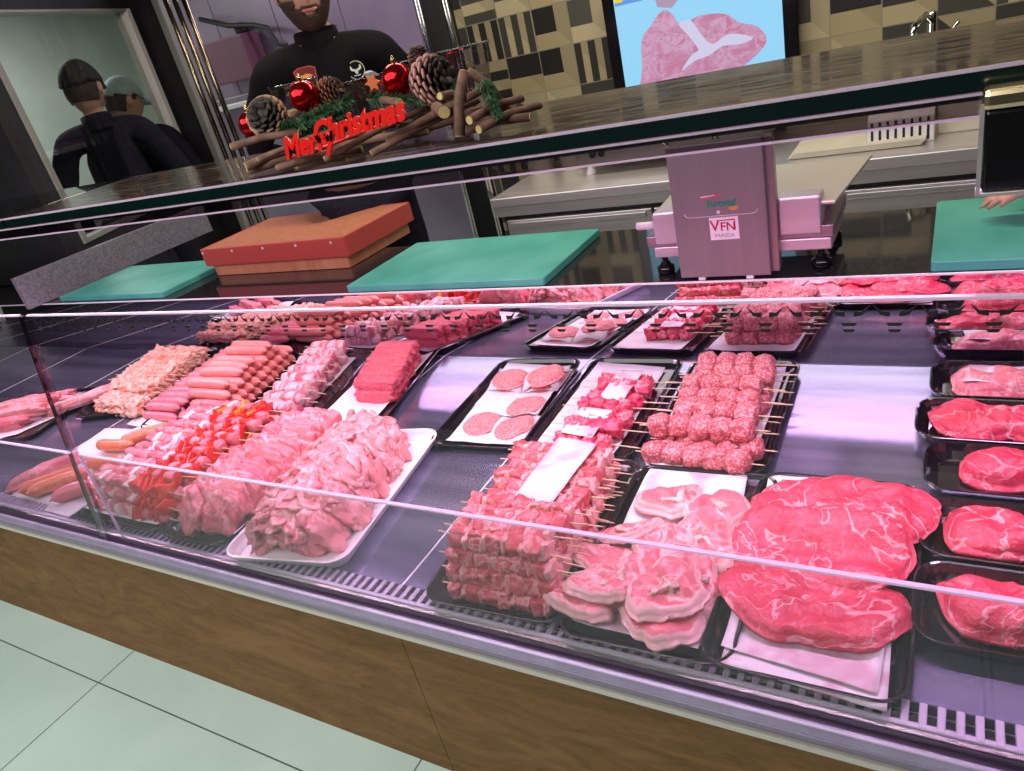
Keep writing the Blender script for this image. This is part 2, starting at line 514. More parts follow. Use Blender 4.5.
# glass serving shelf above, on thin steel posts, lamp rail under its front edge
t = NT('streaky_dark_glass', rough=0.12, spec=0.7)  # brown streaks in the colour and roughness of the shelf top
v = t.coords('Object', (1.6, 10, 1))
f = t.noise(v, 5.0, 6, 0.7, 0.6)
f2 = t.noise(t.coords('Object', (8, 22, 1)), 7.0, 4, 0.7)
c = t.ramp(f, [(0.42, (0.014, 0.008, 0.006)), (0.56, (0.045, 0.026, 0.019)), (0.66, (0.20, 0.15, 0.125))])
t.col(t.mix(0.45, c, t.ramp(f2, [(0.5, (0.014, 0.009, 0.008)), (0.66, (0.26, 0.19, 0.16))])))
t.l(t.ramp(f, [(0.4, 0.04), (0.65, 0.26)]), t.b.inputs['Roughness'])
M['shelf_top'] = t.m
SZ = 1.390
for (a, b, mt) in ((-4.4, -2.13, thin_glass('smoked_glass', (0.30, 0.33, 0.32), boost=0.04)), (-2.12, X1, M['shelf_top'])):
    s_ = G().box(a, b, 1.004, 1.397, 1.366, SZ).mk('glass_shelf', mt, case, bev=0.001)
    G().box(a, b, 1.000, 1.0038, 1.366, SZ - 0.004).mk('shelf_front_edge', M['dark_edge'], s_)
    G().box(a, b, 0.9995, 1.0038, SZ - 0.0038, SZ + 0.0005).mk('shelf_bright_edge', M['glass_edge'], s_)
strip = thin_glass('lamp_cover_glass', (0.55, 0.50, 0.52), boost=0.10)
G().box(-4.4, X1, 1.0, 1.004, 1.3395, 1.360).mk('lamp_cover', strip, case)
G().box(-4.4, X1, 0.999, 1.007, 1.3605, 1.3635).mk('lamp_cover_edge', M['glass_edge'], case)
G().box(-4.4, X1, 0.999, 1.005, 1.336, 1.339).mk('lamp_cover_edge', M['glass_edge'], case)
G().box(-4.4, X1, 1.09, 1.15, 1.352, 1.365).mk('lamp_housing', M['black'], case, bev=0.004)
G().box(-4.4, X1, 1.086, 1.0895, 1.3385, 1.365).mk('lamp_lip', M['black'], case)
lampm = NT('pink_lamp', col=(1, 0.8, 0.95), emit=(1.0, 0.62, 0.92), es=6).m
for i in range(5):
    G().cyl((-4.1 + i * 1.0, 1.12, 1.3465), 0.005, 0.85, 10, 'x').mk('meat_lamp', lampm, case)
for x in (-4.3, 0.42):
    G().box(x - 0.012, x + 0.012, 1.36, 1.385, 0.885, 1.366).mk('shelf_post', M['black'], case, bev=0.002)
# left end cheek of the counter in grey terrazzo
terr = noisy('grey_terrazzo', (0.13, 0.125, 0.145), (0.28, 0.27, 0.30), 90, 0.35)
G().box(-3.60, -3.57, 1.60, 2.68, 0.886, 1.035).mk('end_cheek', terr, case, bev=0.003)
tag(case, kind=None)

# ---------------------------------------------------------------- structure behind the counter
def text_mesh(name, s, size, mat, parent=None, depth=0.0006, align='CENTER', shear=0.0, offset=0.0, loc=(0, 0, 0), rot=(PI / 2, 0, 0)):
    cu = bpy.data.curves.new(name, 'FONT'); cu.body = s; cu.size = size; cu.extrude = depth; cu.align_x = align
    cu.shear = shear; cu.offset = offset; cu.resolution_u = 3
    tmp = bpy.data.objects.new('tmp', cu)
    COL.objects.link(tmp)
    dg = bpy.context.evaluated_depsgraph_get()
    me = bpy.data.meshes.new_from_object(tmp.evaluated_get(dg))
    bpy.data.objects.remove(tmp)
    me.name = name; me.materials.clear(); me.materials.append(mat)
    o = bpy.data.objects.new(name, me); link(o, parent); o.location = loc; o.rotation_euler = rot
    return o


grey_p = noisy('grey_post', (0.30, 0.31, 0.27), (0.36, 0.36, 0.32), 6, 0.35, 0.2)
# black partition left of the open doorway and its oblique wall with a big window
tag(G().box(-4.28, -3.99, 3.24, 3.36, 0, 2.9).mk('wall_partition', dk), kind='structure')
tag(G().box(-3.985, -3.93, 3.20, 3.34, 0, 2.9).mk('trim_1', grey_p, bev=0.004), kind='structure')
k = G()
for i, x in enumerate((-3.89, -3.852, -3.814, -3.776, -3.738)):
    k.cyl((x, 3.22 + 0.03 * (i % 2), 0), 0.015, 2.9, 14)
tag(k.mk('trim_2', plain('dark_gold_metal', (0.30, 0.25, 0.17), 0.16, 1.0), smooth=True), kind='structure')
dv = Vector((-0.412, 0.911, 0)).normalized(); nv = Vector((dv.y, -dv.x, 0))   # along the wall, out of the wall


def obox(k0, k1, z0, z1, t0, t1, mat, name, kind='structure', parent=None, **kw):
    P0 = Vector((-4.2, 3.2, 0)); g = G().box(k0, k1, t0, t1, z0, z1)
    g.V = [P0 + dv * v.x - nv * v.y + Vector((0, 0, v.z)) for v in g.V]
    o = g.mk(name, mat, parent, **kw)
    if kind and parent is None: o['kind'] = kind
    return o


greenwall = noisy('pale_green_grey_wall', (0.50, 0.56, 0.50), (0.58, 0.64, 0.58), 3, 0.5)
WL = 1.05
obox(0.0, 0.10, WL, 2.9, 0.0, 0.08, dk, 'wall_oblique')
obox(-1.28, 0.0, 2.10, 2.9, 0.0, 0.08, dk, 'wall_oblique')
obox(-1.31, -1.28, WL, 2.9, 0.0, 0.08, dk, 'wall_oblique')
obox(-1.31, 0.10, 0.0, WL, 0.0, 0.08, dk, 'wall_oblique')
tag(G().box(-9, -3.70, 1.94, 2.02, 0.89, 2.9).mk('wall_side', dk), kind='structure')
wn_ = obox(-1.27, -0.04, 1.06, 2.09, 0.03, 0.036, thin_glass('window_glass', (0.90, 0.93, 0.91), refl=(0.35, 0.35, 0.35)), 'window_1')
obox(-0.052, 0.0, WL, 2.10, -0.01, 0.07, M['whitep'], 'window_frame', None, wn_, bev=0.003)
obox(-1.30, -1.262, WL, 2.10, -0.01, 0.07, grey_p, 'window_frame', None, wn_, bev=0.003)
obox(-1.28, -0.04, 2.085, 2.10, -0.01, 0.07, grey_p, 'window_frame', None, wn_, bev=0.003)
obox(-1.28, -0.04, WL, 1.075, -0.01, 0.07, grey_p, 'window_sill', None, wn_, bev=0.003)
# room behind that window
tag(G().box(-6.8, -6.72, 0.5, 6.2, 0, 2.9).mk('wall_prep_room', greenwall), kind='structure')
tag(G().box(-6.8, -4.4, 5.2, 5.28, 0, 2.9).mk('wall_prep_room', greenwall), kind='structure')
# room behind the doorway: purple grey steel panels with dark joints
pan = noisy('lilac_steel_panel', (0.17, 0.13, 0.19), (0.26, 0.21, 0.28), 1.6, 0.34, 0.5)
g = G(); x = -5.6
while x < -1.5:
    g.box(x + 0.003, x + 0.617, 4.5, 4.53, 1.50, 2.9); x += 0.62
g.box(-5.6, -1.6, 4.5, 4.53, 0, 1.49)
tag(g.mk('wall_steel', pan, bev=0.002), kind='structure')
r_ = G().box(-5.3, -2.0, 4.25, 4.495, 1.42, 1.455).mk('wall_shelf', M['steel'], bev=0.004)
tag(r_, 'long steel shelf with a bright front running behind the bearded man', 'shelf')
lm = NT('white_lilac_glint', col=(1, 1, 1), emit=(0.86, 0.76, 1.0), es=1.6).m  # reflection on the steel edge, put in as glowing bands
G().box(-3.35, -2.3, 4.240, 4.2495, 1.446, 1.456).mk('rail_glint', lm, r_)
G().box(-3.35, -2.3, 4.240, 4.2495, 1.424, 1.432).mk('rail_glint', lm, r_)
pk = NT('pink_panel', col=(0.12, 0.045, 0.075), rough=0.4).m
o = G().box(-5.05, -4.55, 4.30, 4.48, 1.60, 1.90).mk('wall_cabinet', pk, bev=0.01)
tag(o, 'dull pink wall box beside the chrome door posts', 'cabinet')
g = G().tube([(-5.05, 4.43, 2.08), (-4.75, 4.40, 1.98), (-4.45, 4.36, 1.93), (-4.33, 4.36, 1.89), (-4.28, 4.36, 1.77), (-4.2, 4.36, 1.75)], 0.018, 10)
g.cyl((-4.7, 4.44, 1.94), 0.045, 0.06, 14, 'y')
tag(g.mk('wall_pipe', M['rubber'], smooth=True), 'dark bent pipe on the steel wall left of the man', 'pipe')
# dark post at the left end of the back counter
g = G().box(-1.885, -1.785, 2.76, 2.84, 0, 2.9)
po = g.mk('trim_3', M['black'], bev=0.003); po['kind'] = 'structure'
g = G()
for x in (-1.905, -1.89, -1.775, -1.76): g.cyl((x, 2.765, 0), 0.006, 2.9, 8)
g.mk('edge_rail', M['chrome'], po, smooth=True)

# screen on the tiled wall
tv = thing('wall_screen', 'flat screen on the patterned tile wall showing raw meat on pale blue', 'television', (-0.93, 3.26, 1.32))
G().box(-0.39, 0.39, 0.0, 0.045, -0.24, 0.24).mk('casing', M['black_gloss'], tv, bev=0.006)
G().box(-0.12, 0.12, 0.045, 0.09, -0.1, 0.1).mk('wall_bracket', M['black'], tv)


def glow(name, c, s=1.0, c2=None, sc=12):
    t = NT(name, col=(0, 0, 0), rough=0.4, es=s)
    if c2:
        f = t.noise(t.coords('Object', (1, 1, 1.6)), sc, 5, 0.65, 1.2)
        t.l(t.ramp(f, [(0.38, c), (0.50, c2 if False else tuple((a + b) / 2 for a, b in zip(c, c2))), (0.56, c2), (0.6, c)]), t.b.inputs['Emission Color'])
    else: t.b.inputs['Emission Color'].default_value = (*c, 1)
    return t.m


scr = G().box(-0.335, 0.335, -0.0012, 0.0, -0.218, 0.218).mk('screen', glow('screen_blue', (0.30, 0.66, 0.92), 1.0), tv)


def flat(pts, y, name, mat, parent, cx=0, cz=0, sc=1):
    n = len(pts)
    return G().prism_y([(cx + x * sc, cz + z * sc) for x, z in pts], y, y + 0.0006).mk(name, mat, parent)


def curve(pts, n=6):
    out = []; m = len(pts)
    for i in range(m):
        p0, p1, p2, p3 = (Vector(pts[(i + j - 1) % m]) for j in range(4))
        for k_ in range(n):
            u = k_ / n
            out.append(0.5 * ((2 * p1) + (p2 - p0) * u + (2 * p0 - 5 * p1 + 4 * p2 - p3) * u * u + (3 * p1 - p0 - 3 * p2 + p3) * u ** 3))
    return [(p.x, p.y) for p in out]


flat(curve([(-0.27, -0.17), (-0.25, -0.08), (-0.235, 0.03), (-0.19, 0.075), (-0.13, 0.125), (-0.09, 0.10), (-0.06, 0.055), (0.02, 0.075), (0.12, 0.06), (0.17, 0.02), (0.24, -0.01), (0.27, -0.07), (0.20, -0.13), (0.06, -0.19), (-0.10, -0.215), (-0.22, -0.215)], 3),
     -0.002, 'meat_image', glow('screen_meat', (0.52, 0.19, 0.33), 1.0, (0.62, 0.38, 0.55)), scr)
flat(curve([(-0.07, 0.06), (-0.02, 0.065), (0.02, 0.0), (0.06, -0.04), (0.13, -0.015), (0.22, -0.045), (0.17, -0.06), (0.10, -0.055), (0.04, -0.08), (-0.02, -0.09), (-0.08, -0.12), (-0.03, -0.065), (0.0, -0.05), (-0.035, 0.01)], 3),
     -0.0027, 'fat_image', glow('screen_fat', (0.62, 0.60, 0.80), 1.0), scr)
flat([(-0.16, 0.20), (-0.15, 0.14), (-0.09, 0.125), (-0.05, 0.16), (-0.06, 0.205), (-0.11, 0.215)], -0.0026, 'bone_image', glow('screen_bone', (0.42, 0.30, 0.42), 1.0), scr)
G().box(-0.33, -0.12, -0.002, -0.0012, 0.178, 0.195).mk('title_bar', glow('screen_bar', (0.12, 0.30, 0.75), 1.0), scr)
G().box(-0.33, -0.295, -0.003, -0.0012, 0.19, 0.217).mk('title_icon', glow('screen_yellow', (0.85, 0.62, 0.02), 1.0), scr)

# steel back counter with drawers
bc = thing('back_counter', 'stainless steel back counter with drawers below the tiled wall', 'counter', (0, 0, 0))
G().box(-1.74, XR - 0.1, 2.70, 3.34, 0.845, 0.885).mk('worktop', M['steel'], bc, bev=0.004)
G().box(-1.74, XR - 0.1, 2.712, 2.735, 0.80, 0.845).mk('apron', M['steel'], bc, bev=0.002)
G().box(-1.72, XR - 0.12, 2.76, 3.32, 0.10, 0.80).mk('body', M['black'], bc)
for i in range(4):
    a = -1.70 + i * 0.68
    for z0, z1 in ((0.60, 0.775), (0.12, 0.59)):
        d = G().box(a, a + 0.67, 2.735, 2.758, z0, z1).mk('drawer', M['steel'], bc, bev=0.003)
        G().box(a + 0.02, a + 0.65, 2.722, 2.735, z1 - 0.03, z1 - 0.008).mk('handle', M['steel'], d, bev=0.003)
# vacuum packer standing on the back counter
vm = thing('packing_machine', 'low steel machine with round feet and knob on the back counter', 'machine', (-1.02, 2.98, 0.885))
G().box(-0.38, 0.40, -0.06, 0.28, 0.05, 0.13).mk('housing', M['steel'], vm, bev=0.006)
G().box(-0.36, 0.38, -0.04, 0.26, 0.135, 0.20).mk('lid', plain('dark_lid', (0.05, 0.045, 0.05), 0.2), vm, bev=0.012)
for x in (-0.34, 0.35):
    for y in (-0.02, 0.24):
        G().lathe([(0.012, 0.05), (0.012, 0.03), (0.022, 0.012), (0.024, 0.0), (0.001, 0)], 14, (x, y, 0)).mk('foot', M['whitep'], vm, smooth=True)
for x in (-0.30, -0.26, 0.02, 0.22):
    G().cyl((x, -0.075, 0.09), 0.013, 0.02, 14, 'y').mk('knob', M['chrome'] if x > -0.1 else M['rubber'], vm, smooth=True)
pc = noisy('cream_paper', (0.55, 0.52, 0.42), (0.66, 0.62, 0.50), 9, 0.55)
sh = G()
for i in range(5): sh.box(0.0 + 0.004 * i, 0.42 + 0.003 * i, -0.13, 0.13, 0.002 + i * 0.004, 0.0052 + i * 0.004)
o = sh.mk('paper_stack', pc, bev=0.001); o.location = (-0.52, 2.93, 0.886)
tag(o, 'stack of cream wrapping paper on the back counter right of the scale', 'paper')
for i, (x, lb) in enumerate(((-1.76, 'cream plastic tub next to the dark post on the back counter'), (-1.585, 'wider cream plastic tub right beside the steel machine'))):
    b = thing('tub', lb, 'tub', (x + 0.08, 3.12, 0.885))
    G().lathe([(0.058, 0), (0.062, 0.01), (0.072, 0.14), (0.075, 0.145), (0.070, 0.145), (0.06, 0.012), (0.001, 0.010)], 20).mk('body', pc, b, smooth=True)
    G().lathe([(0.077, 0.142), (0.078, 0.155), (0.07, 0.16), (0.001, 0.161)], 20).mk('lid', pc, b, smooth=True)
sp_ = thing('striped_packet', 'white packet with dark stripes on the back counter below the glass shelf', 'packet', (-0.165, 2.90, 0.885))
G().prism_x([(-0.05, 0.0), (0.05, 0.0), (0.05, 0.085), (0.03, 0.105), (-0.03, 0.105), (-0.05, 0.085)], -0.10, 0.10).mk('wrapper', M['whitep'], sp_, bev=0.004)
g = G()
for i in range(8): g.box(-0.09 + i * 0.024, -0.082 + i * 0.024, -0.0508, -0.0500, 0.008, 0.082)
g.mk('stripes', M['black'], sp_)
# tap and small things at the far right
t_ = thing('steel_tap', 'chrome tap in front of the tiles at the right end', 'tap', (-0.09, 3.2, 0.885))
G().lathe([(0.035, 0), (0.035, 0.02), (0.018, 0.03), (0.016, 0.36), (0.001, 0.37)], 16).mk('column', M['chrome'], t_, smooth=True)
G().tube([(0, 0, 0.33), (-0.02, -0.05, 0.36), (-0.05, -0.12, 0.34), (-0.055, -0.15, 0.29)], [0.012, 0.012, 0.011, 0.011], 10).mk('spout', M['chrome'], t_, smooth=True)
G().tube([(0, 0, 0.25), (0.05, -0.02, 0.28), (0.08, -0.03, 0.32)], 0.006, 8).mk('lever', M['chrome'], t_, smooth=True)
wb = thing('wash_basin', 'pale sink block around the chrome tap', 'sink', (0.10, 3.1, 0.885))
g = G()
g.box(-0.16, 0.26, -0.17, -0.14, 0, 0.24).box(-0.16, 0.26, 0.02, 0.05, 0, 0.24).box(-0.16, -0.13, -0.14, 0.02, 0, 0.24).box(0.23, 0.26, -0.14, 0.02, 0, 0.24).box(-0.13, 0.23, -0.14, 0.02, 0.0, 0.02)
g.mk('bowl', pc, wb, bev=0.006)
G().cyl((0.05, -0.06, 0.02), 0.02, 0.004, 16).mk('drain', M['chrome'], wb)

# ---------------------------------------------------------------- on the worktop
WZ = 0.8855
green = NT('green_board', rough=0.42)
v = green.coords('Object')
f = green.noise(v, 5, 3); f2 = green.noise(green.coords('Object', (40, 40, 1), (0, 0, 0.6)), 5, 3)
c = green.ramp(f, [(0.35, (0.05, 0.36, 0.28)), (0.66, (0.10, 0.47, 0.37))])
green.col(green.mix(green.ramp(f2, [(0.55, 0.0), (0.8, 0.3)]), c, (0.16, 0.48, 0.36)))
# worn pale centre of the boards
M['green'] = green.m


def board(label, x0, x1, y0, y1, t=0.022):
    cx, cy = (x0 + x1) / 2, (y0 + y1) / 2
    o = G().prism_z(rrect(x1 - x0, y1 - y0, 0.008, 3), 0, t).mk('cutting_board', M['green'], bev=0.002, loc=(cx, cy, WZ))
    return tag(o, label, 'cutting board', 'green cutting boards on the worktop')


board('green cutting board lying left of the wooden butcher block', -3.46, -2.70, 1.685, 2.07)
board('green cutting board between the butcher block and the scale', -1.70, -0.965, 1.672, 2.09)
board('green cutting board at the right end under the hand', -0.037, 0.50, 1.672, 2.10)
bb = thing('butcher_block', 'thick wooden butcher block with a red rim on the worktop', 'butcher block', (-2.265, 2.11, WZ - 0.027))
bb.rotation_euler = (0, 0, 0.0)
t = NT('end_grain_wood', rough=0.6)
v = t.coords('Object', (1 / 0.045, 1 / 0.055, 1 / 0.5))
vo = t.n('ShaderNodeTexVoronoi', i_Scale=1.0); vo.inputs['Randomness'].default_value = 0.15; t.l(v, vo.inputs['Vector'])
f = t.noise(t.coords('Object', (12, 12, 2)), 5, 4)
sepc = t.n('ShaderNodeSeparateColor'); t.l(vo.outputs['Color'], sepc.inputs[0])
c = t.mix(sepc.outputs[0], (0.50, 0.20, 0.085), (0.66, 0.33, 0.15))
t.col(t.mix(0.4, c, t.ramp(f, [(0.3, (0.40, 0.14, 0.06)), (0.7, (0.62, 0.30, 0.14))])))
blockw = t.m
G().prism_z(rrect(0.75, 0.395, 0.01, 3), 0.0272, 0.075).mk('base', blockw, bb, bev=0.003)
top = NT('worn_block_top', rough=0.7)
f = top.noise(top.coords('Object', (8, 30, 8)), 4, 5, 0.7)
top.col(top.ramp(f, [(0.3, (0.33, 0.095, 0.045)), (0.7, (0.55, 0.21, 0.11))])); top.bump(f, 0.4, 0.003)
red = plain('red_plastic_rim', (0.50, 0.075, 0.055), 0.4)
zz = 0.105
g = G(); o_ = rrect(0.80, 0.42, 0.004, 2); i_ = rrect(0.775, 0.395, 0.004, 2); n = len(o_)
V = [(x, y, 0.074) for x, y in o_] + [(x, y, 0.147) for x, y in o_] + [(x, y, 0.147) for x, y in i_] + [(x, y, 0.074) for x, y in i_]
F = [(a * n + i, a * n + (i + 1) % n, ((a + 1) % 4) * n + (i + 1) % n, ((a + 1) % 4) * n + i) for a in range(4) for i in range(n)]
rm = mk('rim', V, F, red, bb, bev=0.002)
rm['label'] = 'red plastic rim screwed around the block'
G().prism_z(rrect(0.773, 0.393, 0.004, 2), 0.0755, 0.146).mk('chopping_surface', top.m, bb)
for i in range(5):
    s_ = G().cyl((-0.385 + i * 0.18, -0.2125, 0.132), 0.005, 0.003, 10, 'y').mk('screw', M['whitep'], rm)

# weighing scale seen from the customer's side
sc_ = thing('weighing_scale', 'steel shop scale with an upright panel on the worktop', 'scale', (-0.46, 1.72, WZ))
spk = noisy('brushed_panel', (0.27, 0.245, 0.265), (0.31, 0.28, 0.30), 8, 0.36, 0.55, stretch=(6, 1, 0.3))
pn = G().box(-0.118, 0.098, -0.046, -0.030, 0.006, 0.325).mk('display_panel', spk, sc_, bev=0.002)
G().box(-0.10, 0.115, -0.028, 0.0, 0.008, 0.322).mk('panel_back', plain('bronze_side', (0.34, 0.26, 0.27), 0.3, 0.5), sc_, bev=0.002)
for x in (-0.065, 0.05): G().box(x - 0.008, x + 0.008, -0.05, -0.03, 0.0005, 0.007).mk('panel_foot', M['whitep'], sc_)
pinkst = noisy('pale_steel', (0.60, 0.53, 0.58), (0.70, 0.62, 0.68), 5, 0.33, 0.5, stretch=(1, 10, 10))
G().box(-0.195, 0.225, 0.0, 0.22, 0.045, 0.075).mk('base_frame', pinkst, sc_, bev=0.004)
G().box(-0.21, 0.23, -0.005, 0.225, 0.0755, 0.105).mk('load_frame', plain('rose_grey_steel', (0.36, 0.27, 0.32), 0.35, 0.6), sc_, bev=0.003)
G().box(-0.185, -0.119, -0.012, 0.05, 0.085, 0.165).mk('side_housing', pinkst, sc_, bev=0.004)
G().box(0.116, 0.205, -0.012, 0.05, 0.088, 0.175).mk('side_housing', pinkst, sc_, bev=0.004)
G().cyl((-0.235, 0.01, 0.130), 0.010, 0.055, 12, 'x').mk('level_knob', M['whitep'], sc_, smooth=True)
pt = G().add([(-0.19, 0.0, 0.150), (0.235, 0.0, 0.150), (0.285, 0.27, 0.178), (-0.17, 0.27, 0.178), (-0.19, 0.0, 0.157), (0.235, 0.0, 0.157), (0.285, 0.27, 0.185), (-0.17, 0.27, 0.185),
              ], [(0, 3, 2, 1), (4, 5, 6, 7), (0, 1, 5, 4), (1, 2, 6, 5), (2, 3, 7, 6), (3, 0, 4, 7)]).mk('weighing_plate', plain('light_weigh_plate', (0.60, 0.57, 0.50), 0.35, 0.4), sc_, bev=0.002)
G().box(-0.15, 0.2, 0.03, 0.2, 0.105, 0.150).mk('plate_support', M['steel'], sc_, bev=0.004)
for x in (-0.175, 0.20):
    for y in (0.015, 0.2):
        G().lathe([(0.02, 0.0), (0.022, 0.004), (0.022, 0.018), (0.014, 0.022), (0.012, 0.03), (0.008, 0.032), (0.008, 0.045)], 14, (x, y, 0)).mk('foot', M['black_gloss'], sc_, smooth=True)
g = G().tube([(-0.092, -0.0465, 0.168), (-0.086, -0.0465, 0.160), (-0.078, -0.0465, 0.158), (0.066, -0.0465, 0.158), (0.074, -0.0465, 0.160), (0.080, -0.0465, 0.168)], 0.0008, 6)
g.cyl((-0.010, -0.0475, 0.167), 0.004, 0.002, 10, 'y')
g.mk('seal_line', M['whitep'], pn)
stk = G().box(-0.0335, 0.0335, -0.0468, -0.0461, 0.100, 0.154).mk('white_sticker', plain('white_sticker', (0.85, 0.82, 0.84), 0.4), pn)
rd = plain('dark_red_ink', (0.45, 0.01, 0.05), 0.4)
text_mesh('lettering', 'V', 0.037, rd, stk, 0.0004, offset=0.0003, loc=(-0.021, -0.0473, 0.122))
text_mesh('lettering', 'FN', 0.029, rd, stk, 0.0004, offset=0.0003, loc=(0.009, -0.0473, 0.122))
G().prism_y([(-0.016, 0.1475), (0.0265, 0.149), (0.0265, 0.122), (0.0245, 0.122), (0.0245, 0.146), (-0.016, 0.1455)], -0.0474, -0.0470).mk('lettering_bar', rd, stk)
text_mesh('small_lettering', 'PAREDA', 0.0125, plain('grey_ink', (0.35, 0.3, 0.34), 0.5), stk, 0.0003, loc=(0, -0.0473, 0.106))
text_mesh('logo_lettering', 'Eurostal', 0.0205, plain('green_ink', (0.0, 0.28, 0.17), 0.4), pn, 0.0004, shear=0.15, offset=0.0006, loc=(-0.003, -0.0466, 0.181))
G().prism_y([(-0.046, 0.1995), (0.000, 0.2055), (0.001, 0.2085), (-0.046, 0.2035)], -0.0468, -0.0463).mk('logo_stripe', plain('logo_red', (0.75, 0.05, 0.12), 0.4), pn)
G().prism_y([(-0.048, 0.203), (-0.015, 0.2065), (-0.015, 0.2085), (-0.048, 0.2065)], -0.0469, -0.0464).mk('logo_stripe', M['whitep'], pn)
G().prism_y([(0.012, 0.176), (0.038, 0.178), (0.034, 0.171), (0.022, 0.168)], -0.0468, -0.0463).mk('logo_swoosh', plain('logo_orange', (0.75, 0.32, 0.05), 0.4), pn)

# black customer display hung at the shelf's right end
cd = thing('customer_display', 'black customer display with a golden top rail at the glass shelf', 'display', (0.125, 0.965, 1.26))
G().box(-0.1004, 0.105, -0.012, 0.012, 0.004, 0.092).mk('screen', M['black_gloss'], cd, bev=0.004)
G().prism_x([(-0.014, 0.0), (-0.014, 0.1), (-0.0125, 0.1), (-0.0125, 0.0)], -0.105, -0.1005).mk('side_frame', M['steel'], cd)
G().box(-0.105, 0.115, -0.013, 0.014, -0.001, 0.0035).mk('bottom_frame', M['steel'], cd, bev=0.001)
G().box(-0.103, 0.115, -0.018, 0.018, 0.0925, 0.114).mk('top_rail', M['brass'], cd, bev=0.006)
G().box(-0.05, 0.05, 0.018, 0.0345, 0.096, 0.106).mk('mount', M['black'], cd)

# ---------------------------------------------------------------- food in the counter
import numpy as np
GX0, GY0, RES = -3.6, 0.66, 0.005
NX, NY = 860, 210
HF = np.full((NX, NY), DZ)


def hf_reset(): HF[:] = DZ


def _blur(A, k):
    for ax in (0, 1):
        B = np.zeros_like(A); n = 0
        for d in range(-k, k + 1):
            B += np.roll(A, d, ax); n += 1
        A = B / n
    return A


def hf_soft(dil=2, bl=2):
    A = HF
    if dil:
        B = A.copy()
        for dx in range(-dil, dil + 1):
            for dy in range(-dil, dil + 1):
                if dx * dx + dy * dy <= dil * dil + 1:
                    B = np.maximum(B, np.roll(np.roll(A, dx, 0), dy, 1))
        A = B
    return _blur(A, bl) if bl else A


def hf_window(x0, x1, y0, y1):
    return max(int((x0 - GX0) / RES), 0), min(int((x1 - GX0) / RES) + 2, NX), max(int((y0 - GY0) / RES), 0), min(int((y1 - GY0) / RES) + 2, NY)


def samp(A, x, y):
    i = min(max(int((x - GX0) / RES), 0), NX - 2); j = min(max(int((y - GY0) / RES), 0), NY - 2)
    u = min(max((x - GX0) / RES - i, 0), 1); v_ = min(max((y - GY0) / RES - j, 0), 1)
    return (A[i, j] * (1 - u) * (1 - v_) + A[i + 1, j] * u * (1 - v_) + A[i, j + 1] * (1 - u) * v_ + A[i + 1, j + 1] * u * v_)


def meat(name, c1, c2, fat, vs=18, vw=0.03, rimfat=0.0, rough=0.3, bs=60, bump=0.35, blotch=8, fatmix=0.8, stretch=(1, 1, 1)):
    t = NT(name, rough=rough, spec=0.5, sss=0.0)
    v = t.coords('Object', stretch, rnd=True)
    base = t.ramp(t.noise(v, blotch, 4, 0.6), [(0.32, c1), (0.68, c2)])
    fine = t.noise(v, bs, 3, 0.6)
    base = t.mix(0.25, base, t.ramp(fine, [(0.35, c1), (0.65, c2)]))
    vn = t.noise(v, vs, 3, 0.5, 1.4)
    vein = t.ramp(vn, [(0.5 - vw * 1.6, 0.0), (0.5 - vw * 0.3, 1.0), (0.5 + vw * 0.3, 1.0), (0.5 + vw * 1.6, 0.0)])
    msk = t.ramp(t.noise(v, vs * 0.35, 2), [(0.40, 0.0), (0.52, 1.0)])
    ml = t.n('ShaderNodeMath', operation='MULTIPLY'); t.l(vein, ml.inputs[0]); t.l(msk, ml.inputs[1])
    ml2 = t.n('ShaderNodeMath', operation='MULTIPLY', p1=fatmix); t.l(ml.outputs[0], ml2.inputs[0])
    c = t.mix(ml2.outputs[0], base, fat)
    if rimfat:
        at = t.n('ShaderNodeAttribute', attribute_name='rim')
        ad = t.n('ShaderNodeMath', operation='ADD'); t.l(at.outputs['Fac'], ad.inputs[0])
        n2 = t.n('ShaderNodeMath', operation='MULTIPLY', p1=0.22); t.l(t.noise(v, 14, 2), n2.inputs[0]); t.l(n2.outputs[0], ad.inputs[1])
        c = t.mix(t.ramp(ad.outputs[0], [(1.11 - rimfat, 0.0), (1.15 - rimfat, 1.0)] if rimfat < 0.9 else [(0, 0), (1, 1)]), c, fat)
    t.col(c)
    hs = t.n('ShaderNodeMath', operation='ADD'); t.l(vn, hs.inputs[0]); t.l(fine, hs.inputs[1])
    t.bump(hs.outputs[0], bump, 0.004)
    return t.m


def coarse(name, c, fat, scale=110, thr=0.28, rough=0.38):
    t = NT(name, rough=rough)
    v = t.coords('Object', rnd=True)
    vo = t.n('ShaderNodeTexVoronoi', i_Scale=float(scale)); t.l(v, vo.inputs['Vector'])
    sp = t.n('ShaderNodeSeparateColor'); t.l(vo.outputs['Color'], sp.inputs[0])
    m_ = t.ramp(sp.outputs[0], [(0.62, 0.0), (0.66, 1.0)])
    d = t.mix(t.ramp(sp.outputs[1], [(0.0, 0.0), (1.0, 1.0)]), tuple(x * 0.72 for x in c), tuple(min(x * 1.2, 1) for x in c))
    t.col(t.mix(m_, d, fat))
    t.bump(vo.outputs['Distance'], 0.6, 0.002)
    return t.m


